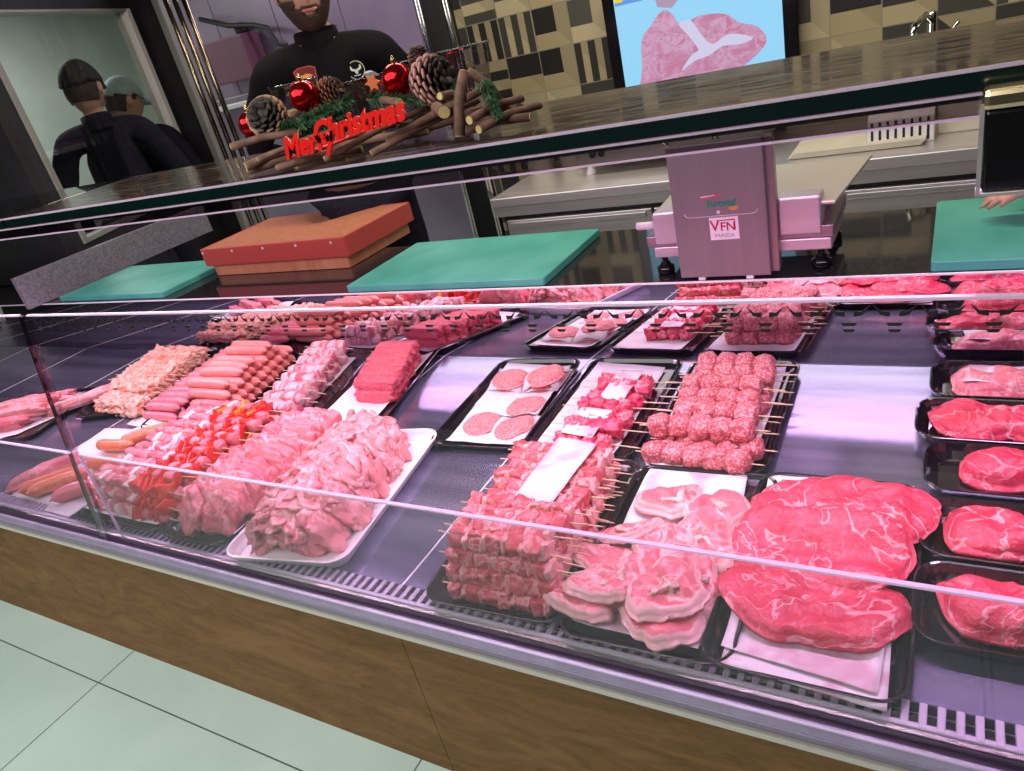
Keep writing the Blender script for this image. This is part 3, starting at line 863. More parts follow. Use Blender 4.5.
FAT = (0.82, 0.50, 0.50)
m_steak = meat('beef', (0.50, 0.020, 0.055), (0.70, 0.075, 0.135), (0.84, 0.46, 0.48), 12, 0.015, 0.09, 0.25, 110, 0.9, 18, 0.62)
m_chop = meat('lamb_chop', (0.58, 0.085, 0.12), (0.74, 0.20, 0.23), (0.84, 0.50, 0.48), 20, 0.04, 0.20, 0.32)
m_bone = meat('bone', (0.62, 0.40, 0.36), (0.78, 0.58, 0.50), (0.5, 0.15, 0.15), 60, 0.05, 0, 0.4)
m_turkey = meat('poultry', (0.68, 0.19, 0.21), (0.82, 0.34, 0.34), (0.86, 0.52, 0.52), 16, 0.035, 0.0, 0.24, 45, 0.8, 10)
m_loin = meat('pork_loin', (0.62, 0.11, 0.15), (0.78, 0.25, 0.28), (0.84, 0.46, 0.47), 24, 0.03, 0.08, 0.28, 70, 0.6)
m_lamb = meat('lamb_cube', (0.46, 0.045, 0.065), (0.66, 0.13, 0.15), (0.82, 0.42, 0.40), 28, 0.04, 0, 0.28, 80, 0.5, 34)
m_lambfat = meat('lamb_fat_cube', (0.74, 0.30, 0.30), (0.84, 0.48, 0.45), (0.55, 0.15, 0.15), 30, 0.05, 0, 0.3)
m_chick = meat('chicken_cube', (0.76, 0.26, 0.18), (0.86, 0.42, 0.31), (0.84, 0.60, 0.50), 26, 0.06, 0, 0.28, 60, 0.5, 25)
m_saus = meat('pink_sausage', (0.66, 0.14, 0.19), (0.74, 0.20, 0.25), (0.78, 0.36, 0.36), 60, 0.02, 0, 0.22, 120, 0.08)
m_frank = meat('frankfurter', (0.74, 0.22, 0.20), (0.80, 0.28, 0.26), (0.76, 0.38, 0.33), 60, 0.02, 0, 0.2, 120, 0.05)
m_coarse = coarse('coarse_mince', (0.52, 0.10, 0.12), (0.74, 0.32, 0.33), 300)
m_burger = coarse('burger_mince', (0.66, 0.16, 0.17), (0.80, 0.36, 0.36), 420)
m_roll = coarse('red_mince', (0.68, 0.055, 0.10), (0.76, 0.20, 0.24), 420)
m_orange = meat('orange_sausage', (0.72, 0.13, 0.06), (0.82, 0.24, 0.12), (0.85, 0.40, 0.28), 30, 0.03, 0, 0.25)
m_redpep = meat('red_pepper', (0.66, 0.010, 0.012), (0.80, 0.04, 0.03), (0.85, 0.15, 0.1), 20, 0.02, 0, 0.12, 40, 0.1)
m_orpep = meat('orange_pepper', (0.78, 0.20, 0.01), (0.85, 0.32, 0.03), (0.9, 0.4, 0.1), 20, 0.02, 0, 0.12, 40, 0.1)
m_onion = meat('onion', (0.74, 0.46, 0.46), (0.82, 0.60, 0.58), (0.9, 0.85, 0.85), 20, 0.04, 0, 0.2)
m_redcube = meat('marinated_red', (0.66, 0.030, 0.09), (0.82, 0.10, 0.18), (0.85, 0.3, 0.35), 30, 0.05, 0, 0.12, 60, 0.4, 30)
t = NT('streaky_bacon', rough=0.3)
v = t.coords('Object', (1, 0.25, 0.25), rnd=True)
t.col(t.ramp(t.noise(v, 75, 2, 0.5, 0.6), [(0.42, (0.62, 0.14, 0.19)), (0.50, (0.76, 0.40, 0.43)), (0.62, (0.80, 0.56, 0.57)), (0.70, (0.68, 0.24, 0.28))]))
m_bacon = t.m
m_stick = plain('bamboo_stick', (0.74, 0.55, 0.36), 0.5)
pp = NT('butcher_paper', rough=0.6)
f = pp.noise(pp.coords('Object', rnd=True), 7, 3)
pp.col(pp.ramp(f, [(0.4, (0.70, 0.68, 0.70)), (0.75, (0.66, 0.58, 0.61))])); M['paper'] = pp.m
pp = NT('blood_marked_paper', rough=0.5)
f = pp.noise(pp.coords('Object', rnd=True), 11, 3, 0.5, 0.4)
pp.col(pp.ramp(f, [(0.50, (0.70, 0.66, 0.69)), (0.54, (0.66, 0.50, 0.55)), (0.62, (0.58, 0.36, 0.43)), (0.72, (0.68, 0.58, 0.62))])); M['paper2'] = pp.m

TRAY = {}


def tray(label, cx, cy, w_, l_, rz=0.0, z=DZ + 0.0005, mat=None, group='black plastic trays in the counter', h=0.020, name='serving_tray'):
    """rounded flared tray, its inner floor at z + 0.004"""
    key = (round(w_, 3), round(l_, 3), mat is None)
    mat = mat or M['tray']
    r = min(0.045, w_ * 0.2)
    loops = []
    for (d, zz) in ((0.018, 0.0), (0.006, h * 0.6), (0.0, h), (0.002, h + 0.0015), (0.006, h), (0.012, h * 0.55), (0.024, 0.004)):
        loops.append([(x, y, zz) for x, y in rrect(w_ - 2 * d, l_ - 2 * d, max(r - d, 0.006), 5)])
    n = len(loops[0]); V = [p for lp in loops for p in lp]; F = []
    for a in range(len(loops) - 1):
        for i in range(n):
            F.append((a * n + i, a * n + (i + 1) % n, (a + 1) * n + (i + 1) % n, (a + 1) * n + i))
    F.append(tuple(range(n))); F.append(tuple((len(loops) - 1) * n + i for i in range(n)))
    o = mk(name, V, F, mat, None, smooth=False, loc=(cx, cy, z), rot=(0, 0, rz), bev=0.0006)
    tag(o, label, 'tray', group)
    # floor of the tray in the height field
    ca, sa = math.cos(-rz), math.sin(-rz)
    i0, i1, j0, j1 = hf_window(cx - l_, cx + l_, cy - l_, cy + l_)
    for i in range(i0, i1):
        for j in range(j0, j1):
            x = GX0 + i * RES - cx; y = GY0 + j * RES - cy
            lx = x * ca - y * sa; ly = x * sa + y * ca
            ax, ay = abs(lx), abs(ly)
            if ax < w_ / 2 - 0.022 and ay < l_ / 2 - 0.022: HF[i, j] = z + 0.0045
            elif ax < w_ / 2 and ay < l_ / 2: HF[i, j] = max(HF[i, j], z + h * 0.8)
    return o


def sheet(label, pts, mat=None, nx=16, ny=22, up=0.0012, wave=0.002, name='paper_sheet', soft=(3, 3), group=None, seed=0, curl=0.0):
    """a sheet of paper over whatever lies there: pts are its four corners, front-left first, anticlockwise"""
    A = hf_soft(*soft)
    P = [Vector((*p, 0)) for p in pts]; V = []; F = []
    for j in range(ny + 1):
        for i in range(nx + 1):
            u, v_ = i / nx, j / ny
            p = (P[0] * (1 - u) + P[1] * u) * (1 - v_) + (P[3] * (1 - u) + P[2] * u) * v_
            p.z = samp(A, p.x, p.y) + up + wave * (fbm(p.x * 11 + seed, p.y * 11, seed, 2) + 0.5) + curl * max(0, abs(u - 0.5) * 2 - 0.7) ** 1.0
            V.append(p)
    for j in range(ny):
        for i in range(nx):
            a = j * (nx + 1) + i; F.append((a, a + 1, a + nx + 2, a + nx + 1))
    c = sum(V, Vector()) / len(V)
    o = mk(name, [p - c for p in V], F, mat or M['paper'], None, smooth=True, loc=c, solid=0.0006)
    tag(o, label, 'paper', group)
    for p in V:
        i = int((p.x - GX0) / RES); j = int((p.y - GY0) / RES)
        if 0 <= i < NX and 0 <= j < NY: HF[i, j] = max(HF[i, j], p.z + 0.0005)
    return o


def outline(pts, n=56):
    """closed polar outline from a few (degree, radius) pairs"""
    pts = sorted(pts); R_ = []
    m = len(pts)
    for k_ in range(n):
        a = 360 * k_ / n
        j = max([i for i in range(m) if pts[i][0] <= a], default=m - 1)
        p1 = pts[j]; p2 = pts[(j + 1) % m]; p0 = pts[(j - 1) % m]; p3 = pts[(j + 2) % m]
        a1 = p1[0]; a2 = p2[0] if p2[0] > a1 else p2[0] + 360
        aa = a if a >= a1 else a + 360
        u = (aa - a1) / max(a2 - a1, 1e-6)
        r = 0.5 * ((2 * p1[1]) + (p2[1] - p0[1]) * u + (2 * p0[1] - 5 * p1[1] + 4 * p2[1] - p3[1]) * u * u + (3 * p1[1] - p0[1] - 3 * p2[1] + p3[1]) * u ** 3)
        R_.append(r)
    return R_


def slab(name, label, cat, cx, cy, out, thick, mat, rz=0.0, group=None, seed=0, soft=(3, 4), relief=0.004, jag=0.03, nr=13, lift=0.0, tiltx=0.0, tilty=0.0, dome=0.0, settle=0.9, stiff=1.6, smax=0.45, edge=9, wrinkle=0.0):
    A = hf_soft(*soft)
    n = len(out); V = []; F = []; rim = []
    ca, sa = math.cos(rz), math.sin(rz)

    def pos(rho, k_):
        a = 2 * PI * k_ / n
        r = out[k_] * (1 + jag * fbm(math.cos(a) * 2.5 + seed, math.sin(a) * 2.5, seed * 1.7)) * rho
        lx, ly = r * math.cos(a), r * math.sin(a)
        return cx + lx * ca - ly * sa, cy + lx * sa + ly * ca, lx, ly
    rhos = [(i + 1) / nr for i in range(nr - 2)] + [0.94, 0.985, 1.0]

    z0 = samp(A, cx, cy)
    # the slice is stiff: it follows what it lies on, but never steeper than its own limit
    gx = (samp(A, cx + 0.03, cy) - samp(A, cx - 0.03, cy)) / 0.06; gy = (samp(A, cx, cy + 0.03) - samp(A, cx, cy - 0.03)) / 0.06
    gx = max(-smax, min(smax, gx)); gy = max(-smax, min(smax, gy))

    def lie(x, y):
        dx, dy = x - cx, y - cy
        pl = z0 + gx * dx + gy * dy
        d = samp(A, x, y) - pl; lim = 0.10 * math.hypot(dx, dy)
        return pl + max(-lim * stiff, min(lim * stiff, d))

    def base(x, y, lx, ly): return lie(x, y) + lift + lx * tiltx + ly * tilty
    zb = base(cx, cy, 0, 0)
    V.append(Vector((cx, cy, zb + thick * (1 + dome)))); rim.append(0.0)
    for rho in rhos:
        for k_ in range(n):
            x, y, lx, ly = pos(rho, k_)
            e = (1 - rho ** edge) ** 0.6 if rho < 1 else 0.0
            e = max(e, 0.35 if rho >= 1 else 0)
            z = base(x, y, lx, ly) + thick * e * (1 + dome * (1 - rho * rho)) + relief * fbm(x * 22 + seed, y * 22, seed, 3) * (1 - 0.5 * rho)
            z += wrinkle * fbm(x * 55 + seed, y * 55, seed, 2) * (1 - 0.6 * rho)
            V.append(Vector((x, y, z))); rim.append(rho)
    m = len(rhos)
    for k_ in range(n):
        x, y, lx, ly = pos(0.975, k_); V.append(Vector((x, y, base(x, y, lx, ly) + 0.0006))); rim.append(1.0)
    V.append(Vector((cx, cy, zb + 0.0006))); rim.append(1.0)
    for k_ in range(n): F.append((0, 1 + k_, 1 + (k_ + 1) % n))
    for i in range(m):
        for k_ in range(n):
            a = 1 + i * n; F.append((a + k_, a + n + k_, a + n + (k_ + 1) % n, a + (k_ + 1) % n))
    b = 1 + m * n
    for k_ in range(n): F.append((len(V) - 1, b + (k_ + 1) % n, b + k_))
    c = Vector((cx, cy, zb))
    o = mk(name, [p - c for p in V], F, mat, None, smooth=True, loc=c, attr={'rim': rim}, recalc=False)
    tag(o, label, cat, group)
    rm = max(out) * 1.1
    i0, i1, j0, j1 = hf_window(cx - rm, cx + rm, cy - rm, cy + rm)
    for i in range(i0, i1):
        for j in range(j0, j1):
            x = GX0 + i * RES - cx; y = GY0 + j * RES - cy
            lx = x * ca + y * sa; ly = -x * sa + y * ca
            a = math.atan2(ly, lx) % (2 * PI); r = math.hypot(lx, ly)
            if r < out[int(a / (2 * PI) * n) % n]:
                HF[i, j] = max(HF[i, j], lie(x + cx, y + cy) + lift + lx * tiltx + ly * tilty + thick * settle)
    return o


def lump(sx, sy, sz, rnd=0.5, amp=0.1, seed=0, res=7, freq=60):
    """rounded irregular block"""
    V = []; F = []; idx = {}

    def vid(p):
        k_ = tuple(round(c, 5) for c in p)
        if k_ not in idx:
            q = Vector(p); s_ = q.normalized() * 0.62
            q = q * 0.5 * (1 - rnd) + s_ * rnd * 0.9
            d = 1 + amp * fbm(q.x * 3.0 + seed * 5.1, q.y * 3.0, q.z * 3.0 + seed, 3)
            q = Vector((q.x * sx, q.y * sy, q.z * sz)) * d
            idx[k_] = len(V); V.append(q)
        return idx[k_]
    for ax in range(3):
        for s_ in (-1, 1):
            for i in range(res):
                for j in range(res):
                    q = []
                    for a, b in ((i, j), (i + 1, j), (i + 1, j + 1), (i, j + 1)):
                        p = [0, 0, 0]; p[ax] = s_; p[(ax + 1) % 3] = -1 + 2 * a / res; p[(ax + 2) % 3] = -1 + 2 * b / res
                        q.append(vid(p))
                    F.append(tuple(q) if s_ > 0 else tuple(reversed(q)))
    return V, F


PROTO = {}


def proto(key, fn, mat):
    if key not in PROTO:
        V, F = fn()
        me = bpy.data.meshes.new(key); me.from_pydata([tuple(v_) for v_ in V], [], F)
        me.materials.append(mat); me.polygons.foreach_set('use_smooth', [True] * len(F))
        PROTO[key] = me
    return PROTO[key]


def inst(name, me, parent, loc=(0, 0, 0), rot=(0, 0, 0), sc=(1, 1, 1)):
    o = bpy.data.objects.new(name, me); COL.objects.link(o); o.parent = parent
    o.location = loc; o.rotation_euler = rot; o.scale = sc
    return o


def stick_mesh(L_):
    g = G().tube([(-L_ / 2, 0, 0), (L_ / 2 - 0.008, 0, 0), (L_ / 2, 0, 0)], [0.0014, 0.0014, 0.0004], 6)
    return g.V, g.F


ORD = ['nearest', 'second', 'third', 'fourth', 'fifth', 'sixth', 'seventh', 'eighth', 'ninth', 'tenth', 'eleventh', 'twelfth', 'thirteenth', 'fourteenth', 'fifteenth', 'sixteenth', 'seventeenth', 'eighteenth', 'nineteenth', 'twentieth']


def nth(i, thing_='from the front glass'):
    return 'nearest the front glass' if i == 0 else ORD[i] + ' ' + thing_


def skewer(label, loc, chunks, L_=0.24, rz=0.0, ry=0.0, group=None, off=0.0, name='meat_skewer'):
    """chunks: list of (part name, mesh, width along the stick, scale)"""
    o = thing(name, label, 'skewer', loc, (0, ry, rz), group)
    inst('stick', proto('stick%03d' % int(L_ * 1000), lambda: stick_mesh(L_), m_stick), o, (off, random.uniform(-0.002, 0.002), random.uniform(-0.001, 0.001)), (0, random.uniform(-0.03, 0.03), random.uniform(-0.05, 0.05)))
    tot = sum(c[2] for c in chunks); x = -tot / 2
    for nm, me, w_, s_ in chunks:
        inst(nm, me, o, (x + w_ / 2, random.uniform(-0.0015, 0.0015), random.uniform(-0.001, 0.001)),
             (random.uniform(-0.5, 0.5), random.uniform(-0.15, 0.15), random.uniform(-0.15, 0.15)), s_)
        x += w_
    return o


def rs(a=0.92, b=1.08): return tuple(random.uniform(a, b) for _ in range(3))


# prototypes of the pieces threaded on sticks
LAMB = [proto('lamb%d' % i, lambda i=i: lump(0.031, 0.034, 0.032, 0.42, 0.22, i + 3), m_lamb) for i in range(4)]
LFAT = [proto('lambfat%d' % i, lambda i=i: lump(0.012, 0.034, 0.031, 0.4, 0.3, i + 13), m_lambfat) for i in range(2)]
CHK = [proto('chick%d' % i, lambda i=i: lump(0.036, 0.040, 0.024, 0.5, 0.55, i + 23, 8), m_chick) for i in range(4)]
BALL = [proto('ball%d' % i, lambda i=i: lump(0.048, 0.050, 0.046, 0.72, 0.12, i + 33, 10), m_coarse) for i in range(4)]
BAC = [proto('bacon%d' % i, lambda i=i: lump(0.040, 0.041, 0.040, 0.55, 0.12, i + 43), m_bacon) for i in range(3)]
RCU = [proto('redcube%d' % i, lambda i=i: lump(0.034, 0.038, 0.036, 0.35, 0.35, i + 53), m_redcube) for i in range(3)]
SAU = [proto('piece%d' % i, lambda i=i: lump(0.038, 0.031, 0.031, 0.65, 0.15, i + 63), m_loin if i % 2 else m_saus) for i in range(4)]
ONI = [proto('onion%d' % i, lambda i=i: lump(0.026, 0.036, 0.030, 0.45, 0.3, i + 73), m_onion) for i in range(2)]


def leaf_piece(seed):
    """a bent square of pepper"""
    V = []; F = []; n = 6
    for s_ in (0, 1):
        for i in range(n + 1):
            for j in range(n + 1):
                y = (i / n - 0.5) * 0.042; z = (j / n - 0.5) * 0.040
                x = 0.012 * math.cos(y * 70 + seed) * math.cos(z * 40) + (0.0045 if s_ else 0)
                V.append((x, y, z))
    q = (n + 1) ** 2
    for i in range(n):
        for j in range(n):
            a = i * (n + 1) + j
            F.append((a, a + 1, a + n + 2, a + n + 1)); F.append((q + a, q + a + n + 1, q + a + n + 2, q + a + 1))
    ring = [i for i in range(n)] + [i * (n + 1) + n for i in range(n)] + [n * (n + 1) + n - i for i in range(n)] + [(n - i) * (n + 1) for i in range(n)]
    for k_ in range(len(ring)):
        a, b = ring[k_], ring[(k_ + 1) % len(ring)]; F.append((a, q + a, q + b, b))
    return V, F


RPE = [proto('redpepper%d' % i, lambda i=i: leaf_piece(i * 1.3), m_redpep) for i in range(2)]
OPE = [proto('orangepepper%d' % i, lambda i=i: leaf_piece(i * 1.3 + 0.5), m_orpep) for i in range(1)]
pick = random.choice

# ================= back row =================
# --- burgers
tray('black tray of round burgers, back row, beside the empty steel deck', -0.985, 1.40, 0.262, 0.46, 0.06)
sheet('white paper under the round burgers', [(-1.06, 1.195), (-0.855, 1.20), (-0.895, 1.60), (-1.10, 1.60)], seed=1)
TF = DZ + 0.0065
DISC = [(a, 0.052) for a in range(0, 360, 45)]
GB = 'raw burgers on the back row tray'
for i, (x, y, n, w_) in enumerate(((-1.005, 1.285, 1, 'front left'), (-0.905, 1.275, 1, 'front right'), (-0.925, 1.375, 1, 'middle right'), (-1.035, 1.500, 2, 'back left'), (-0.925, 1.505, 3, 'back right'))):
    for k_ in range(n):
        sheet('square of burger paper under the %s burger%s' % (w_, '' if k_ == 0 else ', upper sheet' if k_ == 1 else ', topmost sheet'), [(x - 0.05, y - 0.055), (x + 0.055, y - 0.05), (x + 0.05, y + 0.055), (x - 0.055, y + 0.05)], nx=6, ny=6, wave=0.0008, seed=i, soft=(1, 1), group='burger papers')
        pos_ = 'alone' if n == 1 else ('bottom of its stack' if k_ == 0 else 'top of its stack' if k_ == n - 1 else 'middle of its stack')
        slab('burger_patty', 'round raw burger patty, %s one on the tray, %s' % (w_, pos_), 'burger', x + 0.004 * k_, y - 0.006 * k_, outline(DISC), 0.013, m_burger, rz=i, group=GB, seed=i + k_, soft=(1, 1), relief=0.0015, jag=0.02)
# --- marinated red cubes
tray('black tray of bright red marinated skewers, back row', -0.705, 1.41, 0.262, 0.47, 0.03)
sheet('white paper under the bright red marinated skewers', [(-0.812, 1.18), (-0.615, 1.18), (-0.628, 1.61), (-0.82, 1.62)], seed=2)
for i in range(7):
    y = 1.225 + i * 0.046
    ch = [('marinated_cube', pick(RCU), 0.034, rs()) for _ in range(4)]
    skewer('bright red marinated cube skewer, %s' % nth(i), (-0.693 + 0.006 * (i % 3), y, TF + 0.020 + (0.010 if i % 2 else 0)), ch, 0.25, 0.02 * ((i * 7) % 3 - 1), group='red marinated skewers', off=0.012)
i0, i1, j0, j1 = hf_window(-0.765, -0.62, 1.2, 1.53); HF[i0:i1, j0:j1] = np.maximum(HF[i0:i1, j0:j1], TF + 0.040)
sheet('reddish paper strip over front of the red marinated skewers', [(-0.745, 1.22), (-0.665, 1.212), (-0.660, 1.33), (-0.742, 1.335)], M['paper2'], 8, 10, seed=3, wave=0.004)
sheet('reddish paper strip over back of the red marinated skewers', [(-0.715, 1.375), (-0.650, 1.37), (-0.650, 1.52), (-0.715, 1.52)], M['paper2'], 8, 10, seed=4, wave=0.004)
# --- coarse meatball skewers
tray('black tray of coarse mince ball skewers, back row right', -0.425, 1.41, 0.265, 0.48, 0.02)
sheet('white paper under the coarse mince ball skewers', [(-0.53, 1.17), (-0.325, 1.17), (-0.33, 1.62), (-0.55, 1.62)], seed=5)
gi = 0
for r, (y, layers) in enumerate(((1.200, 1), (1.248, 2), (1.310, 2), (1.365, 2), (1.425, 2), (1.480, 2), (1.530, 2))):
    for k_ in range(layers):
        n = 5 if r < 2 else 4
        ch = [('mince_ball', pick(BALL), 0.043, rs(0.95, 1.06)) for _ in range(n)]
        skewer('coarse mince ball skewer, %s, %s layer' % (nth(r), 'lower' if k_ == 0 else 'upper'),
               (-0.425 + 0.008 * ((r * 5 + k_) % 3 - 1), y + (0.006 if k_ else 0), TF + 0.022 + 0.037 * k_), ch, 0.27, 0.03 * ((r * 3 + k_) % 3 - 1), group='coarse mince skewers', off=0.004)
# --- red mince rolls
tray('black tray of short red mince rolls on paper, back row', -1.47, 1.44, 0.25, 0.52, 0.22)
sheet('long white paper under the short red mince rolls', [(-1.525, 1.185), (-1.345, 1.225), (-1.41, 1.66), (-1.60, 1.64)], seed=6, curl=0.004)
for r in range(6):
    for k_ in range(2):
        V, F = lump(0.150, 0.046, 0.040, 0.34, 0.14, r + k_ * 9, 10)
        o = mk('mince_roll', V, F, m_roll, None, smooth=True, loc=(-1.415 - 0.017 * r, 1.375 + r * 0.044 + 0.008 * k_, TF + 0.0185 + 0.033 * k_), rot=(0, 0, 0.05 + 0.03 * (r % 2)))
        tag(o, 'short red mince roll, %s, %s layer' % (nth(r), 'lower' if k_ == 0 else 'upper'), 'mince roll', 'red mince rolls')
# --- bacon skewers
tray('black tray of streaky bacon skewers, back row', -1.735, 1.43, 0.27, 0.52, 0.24)
sheet('white paper under the streaky bacon skewers', [(-1.80, 1.17), (-1.62, 1.19), (-1.72, 1.63), (-1.90, 1.62)], seed=7)
for r in range(8):
    for k_ in range(2):
        ch = [('bacon_roll', pick(BAC), 0.034, rs(0.97, 1.05)) for _ in range(4)]
        skewer('rolled streaky bacon skewer, %s, %s layer' % (nth(r), 'lower' if k_ == 0 else 'upper'),
               (-1.665 - 0.0185 * r, 1.195 + r * 0.055 + 0.018 * k_, TF + 0.020 + 0.033 * k_), ch, 0.22, 0.05 * ((r + k_) % 3 - 1), group='streaky bacon skewers')


def sausage(label, loc, L_, r, rz, mat, group, bend=0.06, kind='sausage', ry=0.0):
    n = 12; path = []; rad = []
    for i in range(n + 1):
        u = i / n * 2 - 1
        path.append((u * L_ / 2, bend * L_ * (1 - u * u), 0)); rad.append(r * (max(1 - abs(u) ** 9, 0) ** 0.5 * 0.97 + 0.03))
    path = [(-L_ / 2 - 0.001, 0, 0)] + path + [(L_ / 2 + 0.001, 0, 0)]; rad = [r * 0.15] + rad + [r * 0.15]
    o = G().tube(path, rad, 12).mk('sausage', mat, None, smooth=True, loc=loc, rot=(0, ry, rz))
    return tag(o, label, kind, group)


# --- sausages: fresh pink on the left, frankfurters on the right
tray('black tray heaped with pink sausages and frankfurters, back row', -2.07, 1.41, 0.42, 0.56, 0.26)
sheet('white paper under the pink sausages', [(-2.33, 1.135), (-2.08, 1.115), (-2.22, 1.62), (-2.44, 1.62)], seed=8)
for r in range(13):
    for k_ in range(2):
        if k_ and r == 12: continue
        sausage('fresh pink sausage, %s, %s layer' % (nth(r), 'lower' if k_ == 0 else 'upper'), (-2.175 - 0.0065 * r + 0.01 * k_, 1.165 + r * 0.0345 + 0.017 * k_, TF + 0.016 + 0.0255 * k_), 0.17, 0.0155,
                0.05 + 0.02 * ((r * 3) % 4 - 1), m_saus, 'fresh pink sausages', 0.03)
for r in range(12):
    for k_ in range(4 if 1 < r < 10 else 3 if r < 11 else 2):
        if k_ == 3 and r % 4 == 3: continue
        if r == 0 and k_ > 0: continue
        if r == 1 and k_ > 1: continue
        sausage('orange pink frankfurter, %s, %s layer' % (nth(r), ('bottom', 'second', 'third', 'top')[k_]), (-1.925 - 0.0115 * r - 0.012 * k_, 1.155 + r * 0.0375 + 0.018 * (k_ % 2), TF + 0.018 + 0.0275 * k_), 0.205, 0.0172,
                0.02 + 0.02 * ((r * 5 + k_) % 4 - 1), m_frank, 'frankfurters', 0.02)
# --- chicken skewers
tray('black tray under the heap of chicken skewers, back row left', -2.52, 1.39, 0.34, 0.50, 0.30)
gi = 0
for r in range(13):
    for k_ in range(3 if 1 < r < 11 else 2):
        ch = [('chicken_piece', pick(CHK), 0.030, rs()) for _ in range(8)]
        skewer('pale orange chicken skewer, %s, %s layer' % (nth(r), ('bottom', 'middle', 'top')[k_]),
               (-2.425 - 0.0118 * r, 1.185 + r * 0.033 + 0.010 * k_, TF + 0.014 + 0.021 * k_), ch, 0.34, 0.04 * ((r * 5 + k_) % 3 - 1), group='chicken skewers')

# ================= front row =================
# --- lamb cube skewers
tray('black tray under the tall pile of lamb cube skewers, front row', -0.668, 0.945, 0.285, 0.475, 0.04)
for k_ in range(4):
    n = (13, 12, 11, 4)[k_]
    for r in range(n):
        y = 0.748 + 0.0325 * r + 0.012 * k_
        ch = []
        while sum(c[2] for c in ch) < 0.185:
            ch.append(('lamb_cube', pick(LAMB), 0.027, rs(0.95, 1.1)))
            if random.random() < 0.55: ch.append(('fat_cube', pick(LFAT), 0.011, rs(0.95, 1.1)))
        skewer('raw lamb cube skewer, %s, %s layer of the tall pile' % (nth(r), ('bottom', 'second', 'third', 'top')[k_]),
               (-0.648 - 0.0028 * r + random.uniform(-0.006, 0.006), y, TF + 0.017 + 0.0285 * k_), ch, 0.27, random.uniform(-0.05, 0.04), random.uniform(-0.02, 0.02), 'lamb cube skewers', off=0.006)
i0, i1, j0, j1 = hf_window(-0.74, -0.55, 0.76, 1.13); HF[i0:i1, j0:j1] = np.maximum(HF[i0:i1, j0:j1], TF + 0.094)
i0, i1, j0, j1 = hf_window(-0.75, -0.55, 0.76, 0.885); HF[i0:i1, j0:j1] = np.maximum(HF[i0:i1, j0:j1], TF + 0.101)
sheet('white paper strip lying on top of the lamb cube skewers', [(-0.690, 0.80), (-0.615, 0.79), (-0.600, 1.11), (-0.690, 1.12)], M['paper2'], 8, 24, seed=9, wave=0.004, up=0.003)
# --- lamb chops
tray('black tray of lamb chops, front row between skewers and steaks', -0.395, 0.94, 0.285, 0.475, 0.03)
sheet('white blood-marked paper under the lamb chops', [(-0.505, 0.735), (-0.30, 0.735), (-0.322, 1.165), (-0.515, 1.155)], M['paper2'], seed=10)
CH1 = [(0, 0.030), (25, 0.045), (60, 0.062), (95, 0.056), (130, 0.060), (165, 0.082), (185, 0.088), (210, 0.060), (240, 0.044), (280, 0.040), (320, 0.036)]
CH2 = [(0, 0.062), (30, 0.066), (60, 0.060), (100, 0.052), (140, 0.058), (175, 0.072), (205, 0.066), (240, 0.055), (275, 0.050), (310, 0.060), (340, 0.056)]
chops = [(-0.425, 1.055, CH1, 0.2, 'small chop at the back left on bare paper'), (-0.345, 1.045, CH2, 1.0, 'chop at the back right by the steaks'), (-0.350, 0.955, CH2, 2.4, 'chop right of the middle of the heap'),
         (-0.475, 0.770, CH1, 0.1, 'lowest chop at the front left corner'), (-0.365, 0.765, CH2, -0.4, 'lowest chop at the front right corner'),
         (-0.47, 0.865, CH1, 0.0, 'chop lying over the left middle of the heap'), (-0.405, 0.91, CH2, 1.6, 'chop in the centre of the heap'), (-0.475, 0.945, CH1, -0.15, 'pointed chop at the left, upper layer'),
         (-0.345, 0.855, CH2, -1.2, 'chop at the right, upper layer'), (-0.445, 0.800, CH1, 0.35, 'pointed chop on the front left, upper layer'), (-0.362, 0.800, CH2, 0.9, 'large topmost chop at the front right')]
for i, (x, y, sh_, rz, lb) in enumerate(chops):
    o = slab('lamb_chop', 'raw ' + lb, 'lamb chop', x, y, outline([(a, r * 1.02) for a, r in sh_]), 0.026, m_chop, rz, 'lamb chops', i, soft=(1, 3), relief=0.010, jag=0.16, settle=0.8, tilty=-0.10, lift=0.004, wrinkle=0.004)
    # white T bone lying in the cut face
    g = G()
    V, F = lump(0.014, 0.050, 0.010, 0.5, 0.35, i + 70, 6); g.add([v_ + Vector((0.006, 0.004, 0.0185)) for v_ in V], F)
    V, F = lump(0.040, 0.011, 0.009, 0.5, 0.35, i + 80, 6); g.add([v_ + Vector((-0.012, -0.004, 0.0185)) for v_ in V], F)
    c_, s2 = math.cos(rz), math.sin(rz)
    g.V = [Vector((v_.x * c_ - v_.y * s2, v_.x * s2 + v_.y * c_, v_.z + 0.0035)) for v_ in g.V]
    b_ = g.mk('bone', m_bone, o, smooth=True)
